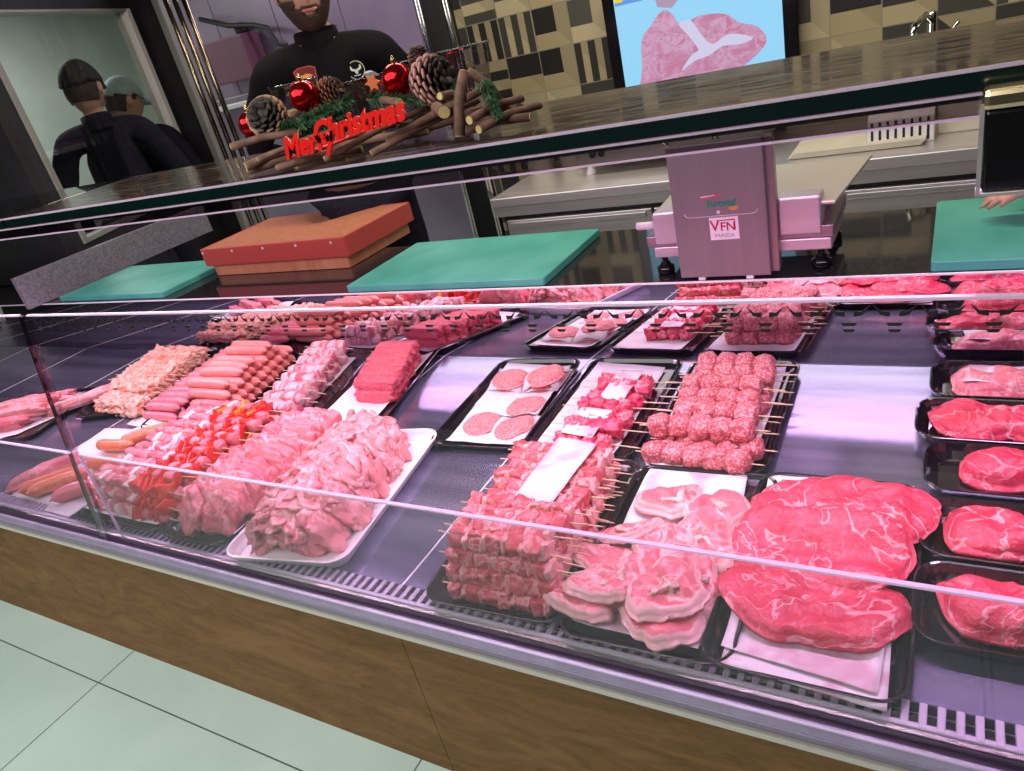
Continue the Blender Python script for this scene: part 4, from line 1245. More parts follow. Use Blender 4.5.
# --- beef steaks
tray('black tray of big beef steaks, front row right', -0.160, 0.950, 0.278, 0.48, 0.0)
sheet('white paper under the back of the beef steaks', [(-0.27, 1.02), (-0.045, 1.02), (-0.040, 1.19), (-0.285, 1.18)], seed=11)
sheet('white blood-stained paper sticking out in front of the steaks', [(-0.262, 0.715), (-0.048, 0.703), (-0.052, 0.86), (-0.27, 0.87)], M['paper2'], seed=12, wave=0.003)
sheet('smaller pink-stained paper sheet on the front paper', [(-0.268, 0.745), (-0.06, 0.722), (-0.058, 0.83), (-0.27, 0.835)], M['paper2'], seed=13, wave=0.003, up=0.002)
ST1 = [(0, 0.128), (30, 0.122), (60, 0.105), (90, 0.096), (120, 0.100), (150, 0.118), (180, 0.126), (205, 0.118), (235, 0.080), (265, 0.068), (300, 0.078), (335, 0.124)]
ST2 = [(0, 0.132), (22, 0.142), (48, 0.118), (90, 0.080), (125, 0.098), (150, 0.140), (178, 0.136), (200, 0.138), (230, 0.090), (265, 0.082), (300, 0.088), (335, 0.118)]
ST3 = [(0, 0.122), (24, 0.130), (55, 0.090), (90, 0.070), (125, 0.088), (152, 0.136), (172, 0.146), (195, 0.122), (230, 0.092), (265, 0.070), (300, 0.078), (330, 0.105)]
steaks = [(-0.155, 0.850, ST3, 0.0, 0.028, 'raw beef steak nearest the front glass, lowest of the pile'),
          (-0.165, 1.085, ST1, 0.1, 0.026, 'raw beef steak at the back of the pile, upper side lean'),
          (-0.095, 1.060, ST2, 0.5, 0.020, 'raw beef steak at the back right edge of the pile'),
          (-0.165, 0.965, ST2, -0.05, 0.027, 'raw beef steak across the middle, topmost of the pile')]
for i, (x, y, sh_, rz, th, lb) in enumerate(steaks):
    slab('beef_steak', lb, 'steak', x, y, outline([(a, r * (1.0 if i != 2 else 0.8)) for a, r in sh_], 72), th, m_steak, rz, 'beef steaks', i + 20, soft=(2, 5), relief=0.011, jag=0.09, nr=20, settle=0.85, wrinkle=0.004)
# --- small trays at the right, one behind the other
for i, (y, lb, mt) in enumerate(((0.905, 'thick beef steak on the small tray nearest the front glass', m_steak), (1.075, 'folded beef steak with a broad fat edge on the second small tray', m_steak),
                                 (1.245, 'smooth red beef piece on the third small tray', m_steak), (1.405, 'long beef strip steak with fat edge on the fourth small tray', m_steak), (1.565, 'pale pink meat slices on the fifth small tray by the mirror', m_loin))):
    x = 0.125 if i != 3 else 0.105
    tray('small black tray at the right end holding the %s' % lb.split(' on ')[0].replace('a broad ', ''), x, y, 0.31, 0.155 if i else 0.17, 0.0, group='small black trays at the right end', h=0.03)
    sh_ = (ST3, ST2, ST1, ST3, ST2)[i]; k_ = (0.88, 0.85, 0.80, 0.92, 0.8)[i]
    ty = (0.62, 0.55, 0.58, 0.5, 0.6)[i]
    o_ = outline(sh_, 64)
    o_ = [r * k_ * math.hypot(math.cos(2 * PI * q / 64), ty * math.sin(2 * PI * q / 64)) ** 1.0 * (1.02) for q, r in enumerate(o_)]
    slab('beef_piece', 'raw ' + lb, 'meat', x, y, o_, 0.040 if i in (0, 2) else 0.032, mt, 0.0, None, 40 + i, soft=(1, 2), relief=0.014, jag=0.10, dome=0.35, nr=18, wrinkle=0.005)
sheet('pale paper strip on the pink meat by the mirror', [(0.03, 1.53), (0.22, 1.53), (0.22, 1.60), (0.04, 1.60)], M['paper2'], 8, 8, seed=15, up=0.003)
# --- poultry slices on the white tray
tray('white tray piled high with pale poultry slices, front row', -1.205, 0.955, 0.32, 0.50, 0.16, mat=M['whitep'], group='white tray', h=0.028)
random.seed(11)


def pile_piece(name, label, cat, group, dims, rnd, amp, seed, mat, M_, res=10, disc=False):
    V, F = lump(*dims, rnd, amp, seed, res)
    V = [v_ + Vector((fbm(v_.x * 45 + seed, v_.y * 45, v_.z * 45, 2), fbm(v_.y * 45, v_.x * 45 + seed, v_.z * 45, 2), fbm(v_.z * 45, v_.y * 45, v_.x * 45 + seed, 2))) * 0.0045 for v_ in V]
    at = {'rim': [min(1.0, math.hypot(v_.x / dims[0], v_.z / dims[2]) * 1.75) for v_ in V]} if disc else None
    loc = M_.to_translation(); R_ = M_.to_3x3()
    o = mk(name, [R_ @ v_ for v_ in V], F, mat, None, smooth=True, loc=loc, attr=at)
    return tag(o, label, cat, group)


# creased fillets heaped into a long mound
k_ = 0
for lay, (hw, hh, cols, sd_) in enumerate(((0.075, 0.020, 3, 'inner'), (0.105, 0.070, 5, 'outer'))):
    rows = 13 if lay else 8
    for r in range(rows):
        u = r / (rows - 1)
        y = 0.770 + u * 0.375
        endf = 1 - 0.30 * abs(u * 2 - 1) ** 4
        for c in range(cols):
            ph = math.radians(-72 + 144 * c / (cols - 1)) + random.uniform(-0.12, 0.12)
            x = -1.185 - (y - 0.75) * 0.18 + hw * endf * math.sin(ph) + (0.012 if r % 2 else -0.006)
            z = TF + 0.020 + hh * endf * math.cos(ph)
            M_ = Matrix.Translation((x, y + random.uniform(-0.008, 0.008), z)) @ Matrix.Rotation(ph * 0.85, 4, 'Y') @ Matrix.Rotation(random.uniform(-0.8, 0.8), 4, 'Z') @ Matrix.Rotation(random.uniform(-0.35, 0.1), 4, 'X')
            nm = ('inner left', 'inner middle', 'inner right')[c] if not lay else ('low left side', 'left side', 'top', 'right side', 'low right side')[c]
            pile_piece('poultry_piece', 'pale poultry piece, %s, %s of the heap' % (nth(r), nm), 'poultry', 'poultry pieces on the white tray',
                       (random.uniform(0.070, 0.095), random.uniform(0.048, 0.062), 0.034), 0.62, 0.55, k_, m_turkey, M_, 10)
            k_ += 1
# --- pork loin slices standing and leaning on each other in two rows
tray('black tray under the pork loin slices, front row', -1.475, 0.945, 0.225, 0.47, 0.02)
for r in range(13):
    u = r / 12
    for c in range(2):
        y = 0.775 + u * 0.355 + 0.012 * c
        x = -1.462 + (c * 2 - 1) * 0.040 + random.uniform(-0.006, 0.006)
        lean = -1.12 + 0.25 * u + random.uniform(-0.08, 0.08)
        M_ = Matrix.Translation((x, y, TF + 0.046 + (0.006 if r % 2 else 0))) @ Matrix.Rotation((c * 2 - 1) * 0.35 + random.uniform(-0.15, 0.15), 4, 'Z') @ Matrix.Rotation(lean + PI / 2 - 1.05, 4, 'X') @ Matrix.Rotation((c * 2 - 1) * 0.25, 4, 'Y')
        pile_piece('pork_slice', 'raw pork loin slice leaning in the %s row, %s' % (('left', 'right')[c], nth(r)), 'pork slice', 'pork loin slices',
                   (random.uniform(0.105, 0.118), 0.036, random.uniform(0.098, 0.108)), 0.72, 0.22, r * 2 + c + 50, m_loin, M_, 12, True)
random.seed(5)
# --- mixed kebabs with peppers
tray('black tray under the mixed kebabs with red pepper, front row left', -1.765, 0.95, 0.36, 0.48, 0.03)
sheet('white paper under the mixed kebabs', [(-1.93, 0.74), (-1.62, 0.74), (-1.63, 1.17), (-1.95, 1.16)], seed=17)
for k_ in range(3):
    for r in range(11):
        y = 0.765 + 0.037 * r + 0.014 * k_
        ch = []
        while sum(c[2] for c in ch) < 0.30:
            w_ = sum(c[2] for c in ch)
            if w_ > 0.155 or (r > 6 and w_ > 0.1 and random.random() < 0.4):
                ch.append(('red_pepper', pick(RPE), 0.017, rs()) if random.random() < 0.75 or r < 7 else ('orange_pepper', pick(OPE), 0.018, rs()))
                if random.random() < 0.25: ch.append(('meat_piece', pick(SAU), 0.030, rs()))
            else:
                ch.append(('meat_piece', pick(SAU), 0.033, rs()))
                if random.random() < 0.28: ch.append(('onion_piece', pick(ONI), 0.020, rs()))
        skewer('mixed kebab with red pepper, %s, %s layer' % (nth(r), ('bottom', 'middle', 'top')[k_]),
               (-1.755 - 0.001 * r + random.uniform(-0.008, 0.008), y, TF + 0.018 + 0.030 * k_), ch, 0.42, random.uniform(-0.06, 0.06), random.uniform(-0.02, 0.02), 'mixed kebabs', off=0.028)
# --- orange sausages, pork curl and papers left of the kebabs, behind the pane joint
sheet('white paper under the orange sausages beside the glass joint', [(-2.33, 0.74), (-2.05, 0.735), (-2.13, 1.12), (-2.40, 1.10)], seed=18, wave=0.003)
sausage('orange sausage lying furthest back beside the kebabs', (-2.10, 1.06, TF + 0.020), 0.16, 0.020, 0.75, m_orange, 'orange sausages', 0.05)
sausage('orange sausage beside the kebabs, second from the back', (-2.17, 1.00, TF + 0.019), 0.15, 0.019, 0.15, m_orange, 'orange sausages', -0.05)
sausage('orange sausage beside the kebabs, third from the back', (-2.09, 0.91, TF + 0.019), 0.15, 0.019, 0.2, m_orange, 'orange sausages', 0.05)
sausage('orange sausage at the front glass left of the pane joint', (-2.20, 0.80, TF + 0.020), 0.17, 0.020, 0.85, m_orange, 'orange sausages', 0.04)
sausage('second orange sausage at the front glass left of the joint', (-2.155, 0.80, TF + 0.020), 0.17, 0.020, 0.85, m_orange, 'orange sausages', 0.04)
slab('pork_fillet', 'long pale pork fillet on paper left of the orange sausages', 'pork fillet', -2.31, 0.84, outline([(0, 0.05), (60, 0.045), (90, 0.12), (120, 0.05), (180, 0.045), (240, 0.05), (270, 0.11), (300, 0.05)]), 0.03, m_loin, -0.5, None, 301, dome=0.3)
sheet('white paper at the front glass under the pork curl', [(-2.10, 0.712), (-1.93, 0.712), (-1.95, 0.80), (-2.12, 0.80)], seed=19, up=0.003)
sausage('curled pork sausage on paper in front of the kebab tray', (-2.005, 0.765, DZ + 0.030), 0.15, 0.021, 0.5, m_saus, None, 0.25)
# --- far left: ribs on paper
tray('black tray with pork ribs on paper at the far left', -2.90, 1.10, 0.42, 0.36, 0.25)
sheet('white paper under the pork ribs at the far left', [(-3.12, 0.98), (-2.80, 0.94), (-2.72, 1.20), (-3.05, 1.28)], seed=20)
for i in range(5):
    V, F = lump(0.28, 0.045, 0.045, 0.6, 0.35, i + 90, 12)
    o = mk('pork_rib', V, F, m_turkey if i % 2 else m_loin, None, smooth=True, loc=(-2.93 + 0.03 * (i % 2), 1.00 + i * 0.045, TF + 0.022 + 0.02 * (i % 2)), rot=(0, 0, 0.45))
    tag(o, 'pork rib strip at the far left, %s' % nth(i), 'pork rib', 'pork ribs at the far left')
V, F = lump(0.30, 0.04, 0.04, 0.6, 0.3, 99, 12)
o = mk('pork_strip', V, F, m_turkey, None, smooth=True, loc=(-2.66, 1.20, DZ + 0.04), rot=(0, -0.1, 0.55)); tag(o, 'single long pork strip reaching towards the chicken skewers', 'pork strip')

# ---------------------------------------------------------------- Christmas decoration on the glass shelf
ST_ = SZ + 0.001
random.seed(21)
bark = noisy('twig_bark', (0.11, 0.050, 0.034), (0.30, 0.16, 0.115), 55, 0.75, bump=0.5, stretch=(0.4, 1, 1))
cut = noisy('cut_wood', (0.62, 0.44, 0.17), (0.74, 0.56, 0.26), 60, 0.6)


def twig(label, a, b, r, kink=0.01):
    a, b = Vector(a), Vector(b); m = (a + b) / 2 + Vector((random.uniform(-kink, kink), random.uniform(-kink, kink), kink * 0.5))
    q = [a, a.lerp(m, 0.5), m, m.lerp(b, 0.5), b]
    o = thing('twig', label, 'twig', a, group='cut twigs of the Christmas decoration')
    G().tube([p - a for p in q], [r, r * 0.95, r * 0.98, r * 0.9, r * 0.88], 10).mk('bark', bark, o, smooth=True)
    for p, d, rr in ((a, (a - q[1]).normalized(), r), (b, (b - q[3]).normalized(), r * 0.88)):
        G().tube([p - a - d * 0.0005, p - a + d * 0.0012], rr * 0.93, 10).mk('cut_end', cut, o)
    return o


tw = [('thick twig sticking out at the far left of the decoration', (-1.235, 1.045, 1.452), (-1.095, 1.095, 1.450), 0.0095),
      ('short twig end pointing forward at the left, below the thick one', (-1.205, 1.035, 1.412), (-1.14, 1.14, 1.418), 0.012),
      ('twig lying at the left on the glass shelf', (-1.22, 1.05, 1.401), (-1.03, 1.13, 1.401), 0.010),
      ('thin twig crossing below the red bauble at the left', (-1.17, 1.04, 1.420), (-1.02, 1.16, 1.44), 0.007),
      ('twig under the first red letters', (-1.12, 1.035, 1.400), (-0.95, 1.09, 1.401), 0.009),
      ('twig under the middle red letters', (-1.04, 1.06, 1.418), (-0.88, 1.12, 1.43), 0.009),
      ('long thin twig rising to the right under the letters', (-0.99, 1.03, 1.402), (-0.80, 1.18, 1.45), 0.008),
      ('twig with a yellow cut end right of the letters', (-0.835, 1.045, 1.445), (-0.93, 1.17, 1.45), 0.011),
      ('second twig with a yellow cut end right of the letters', (-0.825, 1.075, 1.468), (-0.95, 1.18, 1.47), 0.009),
      ('long bare twig lying on the glass towards the right', (-0.88, 1.03, 1.399), (-0.72, 1.16, 1.44), 0.008),
      ('pair of long twigs in the middle right, lower one', (-0.86, 1.06, 1.410), (-0.70, 1.14, 1.455), 0.010),
      ('twig with a large yellow cut end below the big cone', (-0.712, 1.035, 1.443), (-0.80, 1.16, 1.44), 0.013),
      ('upright forked twig at the right of the decoration', (-0.700, 1.045, 1.402), (-0.69, 1.085, 1.492), 0.012),
      ('dark twig leaning behind the upright one', (-0.655, 1.13, 1.42), (-0.69, 1.10, 1.492), 0.010),
      ('short stub on the upright twig', (-0.712, 1.035, 1.468), (-0.69, 1.075, 1.455), 0.008),
      ('twig at the right end pointing to the customer', (-0.665, 1.03, 1.425), (-0.63, 1.15, 1.43), 0.009),
      ('rightmost twig lying flat on the shelf', (-0.72, 1.09, 1.402), (-0.60, 1.11, 1.404), 0.010),
      ('twig at the right end below the green sprig', (-0.655, 1.035, 1.408), (-0.61, 1.17, 1.412), 0.009),
      ('hidden supporting twig behind the letters', (-1.10, 1.15, 1.402), (-0.85, 1.17, 1.402), 0.011),
      ('back twig below the small cone and the bauble', (-1.20, 1.17, 1.402), (-0.98, 1.20, 1.415), 0.012),
      ('back twig below the large cone at the right', (-0.90, 1.19, 1.405), (-0.66, 1.17, 1.42), 0.014)]
for q in tw: twig(q[0], q[1], q[2], q[3] * 0.8)
redb = NT('red_glitter_bauble', col=(0.55, 0.005, 0.01), rough=0.12, metal=0.85)
vo = redb.n('ShaderNodeTexVoronoi', i_Scale=90.0); redb.l(redb.coords('Object'), vo.inputs['Vector']); redb.bump(vo.outputs['Distance'], 0.25, 0.002)
gold = plain('gold_cap', (0.75, 0.52, 0.2), 0.25, 1.0)
for lb, p, r in (('red Christmas bauble at the far left of the decoration', (-1.243, 1.12, 1.480), 0.026), ('red Christmas bauble left of the small brown cone', (-1.105, 1.15, 1.507), 0.030),
                 ('red Christmas bauble beside the big right cone', (-0.872, 1.15, 1.499), 0.030)):
    b = thing('bauble', lb, 'bauble', p, group='red baubles')
    G().sphere((0, 0, 0), r, 28, 18).mk('ball', redb.m, b, smooth=True)
    G().lathe([(0.005, r - 0.002), (0.005, r + 0.005), (0.001, r + 0.006)], 12).mk('cap', gold, b)
    G().tube([(0, 0, r + 0.005), (0.003, 0, r + 0.009), (0, 0, r + 0.012), (-0.003, 0, r + 0.009), (0, 0, r + 0.005)], 0.0006, 6).mk('loop', gold, b)


def cone(label, loc, r, h, rot, tip, dark):
    g = G(); n = 90
    g.sphere((0, 0, 0), 1, 12, 8, (r * 0.62, r * 0.62, h * 0.46))
    for i in range(n):
        u = (i + 0.5) / n; a = i * 2.39996
        z = (u - 0.5) * h; rr = r * math.sin(PI * (0.10 + 0.82 * u)) ** 0.7
        V, F = lump(0.5 * r * (0.5 + rr / r * 0.6), 0.42 * r, 0.12 * r, 0.5, 0.1, i % 4, 3)
        Mx = Matrix.Translation((rr * 0.80 * math.cos(a), rr * 0.80 * math.sin(a), z)) @ Matrix.Rotation(a, 4, 'Z') @ Matrix.Rotation(-0.45, 4, 'Y')
        g.add([Mx @ v_ for v_ in V], F)
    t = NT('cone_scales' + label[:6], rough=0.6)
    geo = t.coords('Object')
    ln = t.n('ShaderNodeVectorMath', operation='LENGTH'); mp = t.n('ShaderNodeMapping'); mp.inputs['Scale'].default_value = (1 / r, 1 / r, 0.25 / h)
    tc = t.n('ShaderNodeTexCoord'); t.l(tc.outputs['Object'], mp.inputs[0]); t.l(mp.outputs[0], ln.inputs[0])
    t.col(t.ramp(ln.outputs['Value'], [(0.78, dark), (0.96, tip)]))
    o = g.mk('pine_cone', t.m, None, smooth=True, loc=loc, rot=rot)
    return tag(o, label, 'pine cone', 'pine cones')


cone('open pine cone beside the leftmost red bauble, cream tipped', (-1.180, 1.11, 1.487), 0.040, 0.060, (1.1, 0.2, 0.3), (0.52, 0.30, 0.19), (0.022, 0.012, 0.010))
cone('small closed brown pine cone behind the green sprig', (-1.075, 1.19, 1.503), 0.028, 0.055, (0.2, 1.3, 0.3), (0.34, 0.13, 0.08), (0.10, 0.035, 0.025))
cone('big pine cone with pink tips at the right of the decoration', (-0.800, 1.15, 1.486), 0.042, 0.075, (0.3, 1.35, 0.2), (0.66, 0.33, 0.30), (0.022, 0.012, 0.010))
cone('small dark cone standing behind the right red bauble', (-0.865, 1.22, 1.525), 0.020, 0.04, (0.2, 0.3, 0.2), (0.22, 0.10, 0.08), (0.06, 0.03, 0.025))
fir = noisy('fir_needles', (0.012, 0.07, 0.025), (0.03, 0.16, 0.05), 50, 0.5)


def sprig(label, a, b, w_, n=150, droop=0.0):
    a, b = Vector(a), Vector(b); d = (b - a).normalized(); L_ = (b - a).length
    o = thing('fir_sprig', label, 'fir sprig', a, group='fir sprigs')
    G().tube([Vector((0, 0, 0)), (b - a) * 0.5 + Vector((0, 0, 0.004)), b - a], [0.0022, 0.0018, 0.001], 6).mk('stem', bark, o)
    g = G()
    for i in range(n):
        u = i / n; p = (b - a) * u
        s_ = d.cross(Vector((random.uniform(-1, 1), random.uniform(-1, 1), random.uniform(-1, 1)))).normalized()
        q = p + (s_ * 0.9 + d * 0.8).normalized() * w_ * (1 - 0.5 * u) * random.uniform(0.8, 1.1)
        g.tube([p, (p + q) / 2 + Vector((0, 0, 0.001)), q], [0.0009, 0.0009, 0.0003], 4, True)
    nd = g.mk('needles', fir, o); nd['kind'] = 'stuff'
    return o


sprig('thick green fir sprig above the red letters', (-1.150, 1.10, 1.455), (-0.965, 1.12, 1.487), 0.028, 420)
sprig('second green fir sprig under the first one', (-1.140, 1.12, 1.440), (-0.99, 1.13, 1.468), 0.026, 260)
sprig('green fir sprig below the right bauble', (-0.93, 1.12, 1.480), (-0.80, 1.13, 1.455), 0.024, 240)
sprig('drooping green sprig at the right end of the decoration', (-0.668, 1.10, 1.475), (-0.635, 1.07, 1.415), 0.022, 220)
sprig('small green sprig beside the big cone', (-0.745, 1.12, 1.455), (-0.715, 1.12, 1.480), 0.018, 90)
ltr = plain('bright_red_letters', (0.85, 0.012, 0.008), 0.35)
mc = thing('christmas_lettering', 'bright red joined Merry Christmas lettering in front of the twigs', 'lettering', (-0.945, 1.026, 1.430), (0, -0.07, 0))
text_mesh('letters', 'Merry', 0.052, ltr, mc, 0.0016, shear=0.35, offset=0.0022, loc=(-0.072, 0.0, -0.006))
text_mesh('letters', 'Christmas', 0.052, ltr, mc, 0.0016, shear=0.35, offset=0.0022, loc=(0.055, 0.0, 0.004))
G().tube([(-0.125, 0.002, -0.004), (-0.03, 0.002, -0.003), (0.06, 0.002, 0.004), (0.142, 0.002, 0.006)], [0.002, 0.003, 0.003, 0.002], 8).mk('base_bar', ltr, mc)
# clear plastic boxes behind the twigs
clear = thin_glass('clear_plastic', (0.72, 0.70, 0.76), boost=0.13)
gin = noisy('dried_slices', (0.50, 0.28, 0.10), (0.75, 0.52, 0.26), 60, 0.6, bump=0.4)


def tub_open(label, x0, x1, y0, y1, z1, round_=False, fill=None, fz=0.5):
    o = thing('clear_box', label, 'plastic box', ((x0 + x1) / 2, (y0 + y1) / 2, ST_), group=None)
    w_, l_ = x1 - x0, y1 - y0; h = z1 - ST_
    r = min(w_, l_) * (0.48 if round_ else 0.12)
    V = []; F = []; n = 0
    for s_, z in ((0.86, 0.0), (1.0, h), (1.05, h), (1.05, h - 0.004), (1.015, h - 0.004)):
        lp = [(x * s_, y * s_, z) for x, y in rrect(w_ * 0.95, l_ * 0.95, r * 0.95, 5)]; n = len(lp); V += lp
    for a in range(4):
        for i in range(n): F.append((a * n + i, a * n + (i + 1) % n, (a + 1) * n + (i + 1) % n, (a + 1) * n + i))
    F.append(tuple(range(n)))
    mk('wall', V, F, clear, o, smooth=False)
    lp = [(x * 1.05, y * 1.05, h) for x, y in rrect(w_ * 0.95, l_ * 0.95, r * 0.95, 5)]
    G().tube(lp + [lp[0]], 0.0009, 6).mk('rim', clear, o, smooth=True)
    return o


tub_open('round clear plastic tub behind the left pine cone', -1.30, -1.19, 1.22, 1.33, 1.535, True)
tub_open('clear plastic box behind the small brown cone', -1.10, -0.985, 1.25, 1.34, 1.512)
tub_open('long clear plastic box behind the big right cone', -0.97, -0.775, 1.25, 1.34, 1.525)
for i in range(9):
    V, F = lump(random.uniform(0.02, 0.03), random.uniform(0.018, 0.028), 0.012, 0.5, 0.3, i, 5)
    o = mk('dried_slice', V, F, gin, None, smooth=True, loc=(-1.275 + 0.027 * (i % 3) + 0.004 * (i // 3), 1.245 + 0.022 * (i % 2) + 0.02 * (i // 6), ST_ + 0.022 + 0.021 * (i // 2)), rot=(random.uniform(0, 1), random.uniform(0, 1), i))
    tag(o, 'yellowish dried fruit slice inside the round clear tub', 'dried fruit', 'dried fruit slices in the round tub')
orn = plain('orange_felt', (0.80, 0.20, 0.06), 0.7)
pts = []
for i in range(12):
    a = PI * i / 6; r = 0.017 if i % 2 == 0 else 0.009; pts.append((r * math.cos(a), r * math.sin(a)))
o = G().prism_y(pts, -0.002, 0.002).mk('felt_star', orn, None, bev=0.001, loc=(-0.918, 1.135, 1.505), rot=(0.1, 0, 0.2)); tag(o, 'orange felt star left of the right red bauble', 'star')

# ---------------------------------------------------------------- people
def skin_shape(P, E, Rr, sub=2):
    me = bpy.data.meshes.new('t'); me.from_pydata(P, E, []); o = bpy.data.objects.new('t', me); COL.objects.link(o)
    m = o.modifiers.new('s', 'SKIN'); m.use_smooth_shade = True; m.branch_smoothing = 0.6
    for i, r in enumerate(Rr):
        sv = me.skin_vertices[0].data[i]
        sv.radius = r if hasattr(r, '__len__') else (r, r)
        sv.use_root = (i == 0)
    u = o.modifiers.new('u', 'SUBSURF'); u.levels = sub; u.render_levels = sub
    ev = o.evaluated_get(bpy.context.evaluated_depsgraph_get()); m2 = ev.to_mesh()
    V = [v_.co.copy() for v_ in m2.vertices]; F = [tuple(p.vertices) for p in m2.polygons]
    ev.to_mesh_clear(); bpy.data.objects.remove(o); bpy.data.meshes.remove(me)
    return V, F


def head_pt(t, a):
    """t polar 0 top..pi bottom, a azimuth; the face looks along -y; head centre at the origin"""
    d = Vector((math.sin(t) * math.cos(a), math.sin(t) * math.sin(a), math.cos(t)))
    p = Vector((d.x * 0.076, d.y * 0.097, d.z * 0.122))
    if d.z < 0: p.x *= 1 - 0.22 * (-d.z) ** 1.3; p.y *= 1 - 0.05 * d.z
    if d.z < -0.2 and d.y > 0: p.y *= 1 - 0.35 * (-d.z - 0.2)

    def bump(c, s, amt):
        c = Vector(c).normalized(); return amt * math.exp(-((d - c).length / s) ** 2)
    n = Vector((d.x * 0.4, d.y, d.z * 0.15)).normalized() if d.y < 0 else d
    k_ = bump((0, -1, -0.10), 0.13, 0.020) + bump((0, -1, 0.06), 0.10, 0.010) + bump((0, -1, -0.46), 0.14, 0.007) + bump((0, -0.85, -0.85), 0.25, 0.012)
    k_ += bump((0.32, -1, 0.24), 0.18, 0.005) + bump((-0.32, -1, 0.24), 0.18, 0.005) - bump((0.33, -1, 0.08), 0.13, 0.009) - bump((-0.33, -1, 0.08), 0.13, 0.009)
    k_ += bump((0.5, -0.8, -0.22), 0.25, 0.005) + bump((-0.5, -0.8, -0.22), 0.25, 0.005) - bump((0, -1, -0.375), 0.05, 0.003)
    return p + n * k_, d


def head_shape(M_, off=0.0, mask=None, n=44, m=34):
    V = []; F = []; ok = {}
    for i in range(m + 1):
        for k_ in range(n):
            p, d = head_pt(PI * (0.002 + 0.996 * i / m), 2 * PI * k_ / n)
            V.append(M_ @ (p + d * off)); ok[len(V) - 1] = mask(d) if mask else True
    for i in range(m):
        for k_ in range(n):
            f = (i * n + k_, (i + 1) * n + k_, (i + 1) * n + (k_ + 1) % n, i * n + (k_ + 1) % n)
            if all(ok[q] for q in f): F.append(f)
    if not mask: F.append(tuple(range(n - 1, -1, -1))); F.append(tuple(m * n + q for q in range(n)))
    return V, F


def hand_shape(M_, curl=0.35, side=1, spread=0.10):
    """palm and five fingers along +x, thumb at y = side"""
    P = [(0, 0, 0), (0.03, 0, 0), (0.062, 0, 0.001), (0.085, 0, 0.0)]
    g = G()
    V, F = lump(0.098, 0.082, 0.030, 0.42, 0.04, 2, 8); g.add([v_ + Vector((0.045, 0, 0)) for v_ in V], F)
    for y, L_, r in ((0.030, 0.070, 0.0088), (0.010, 0.080, 0.0092), (-0.010, 0.073, 0.0088), (-0.029, 0.056, 0.0078)):
        y *= side; a = y * spread * 12; p = Vector((0.080, y, 0)); pts = [p - Vector((0.03, 0, 0)), p]; c = 0
        for f in (0.45, 0.30, 0.25):
            c += curl * 0.62
            p = p + Vector((math.cos(c) * math.cos(a), math.sin(a), -math.sin(c))) * L_ * f; pts.append(p)
        g.tube(pts, [r, r, r * 0.98, r * 0.9, r * 0.62], 10)
        g.sphere(pts[-1], r * 0.66, 8, 6)
    q = [Vector((0.012, side * 0.025, -0.004)), Vector((0.035, side * 0.048, -0.012)), Vector((0.060, side * 0.058, -0.022)), Vector((0.082, side * 0.056, -0.032))]
    g.tube(q, [0.015, 0.0125, 0.0105, 0.0078], 10); g.sphere(q[-1], 0.008, 8, 6)
    return [M_ @ v_ for v_ in g.V], g.F


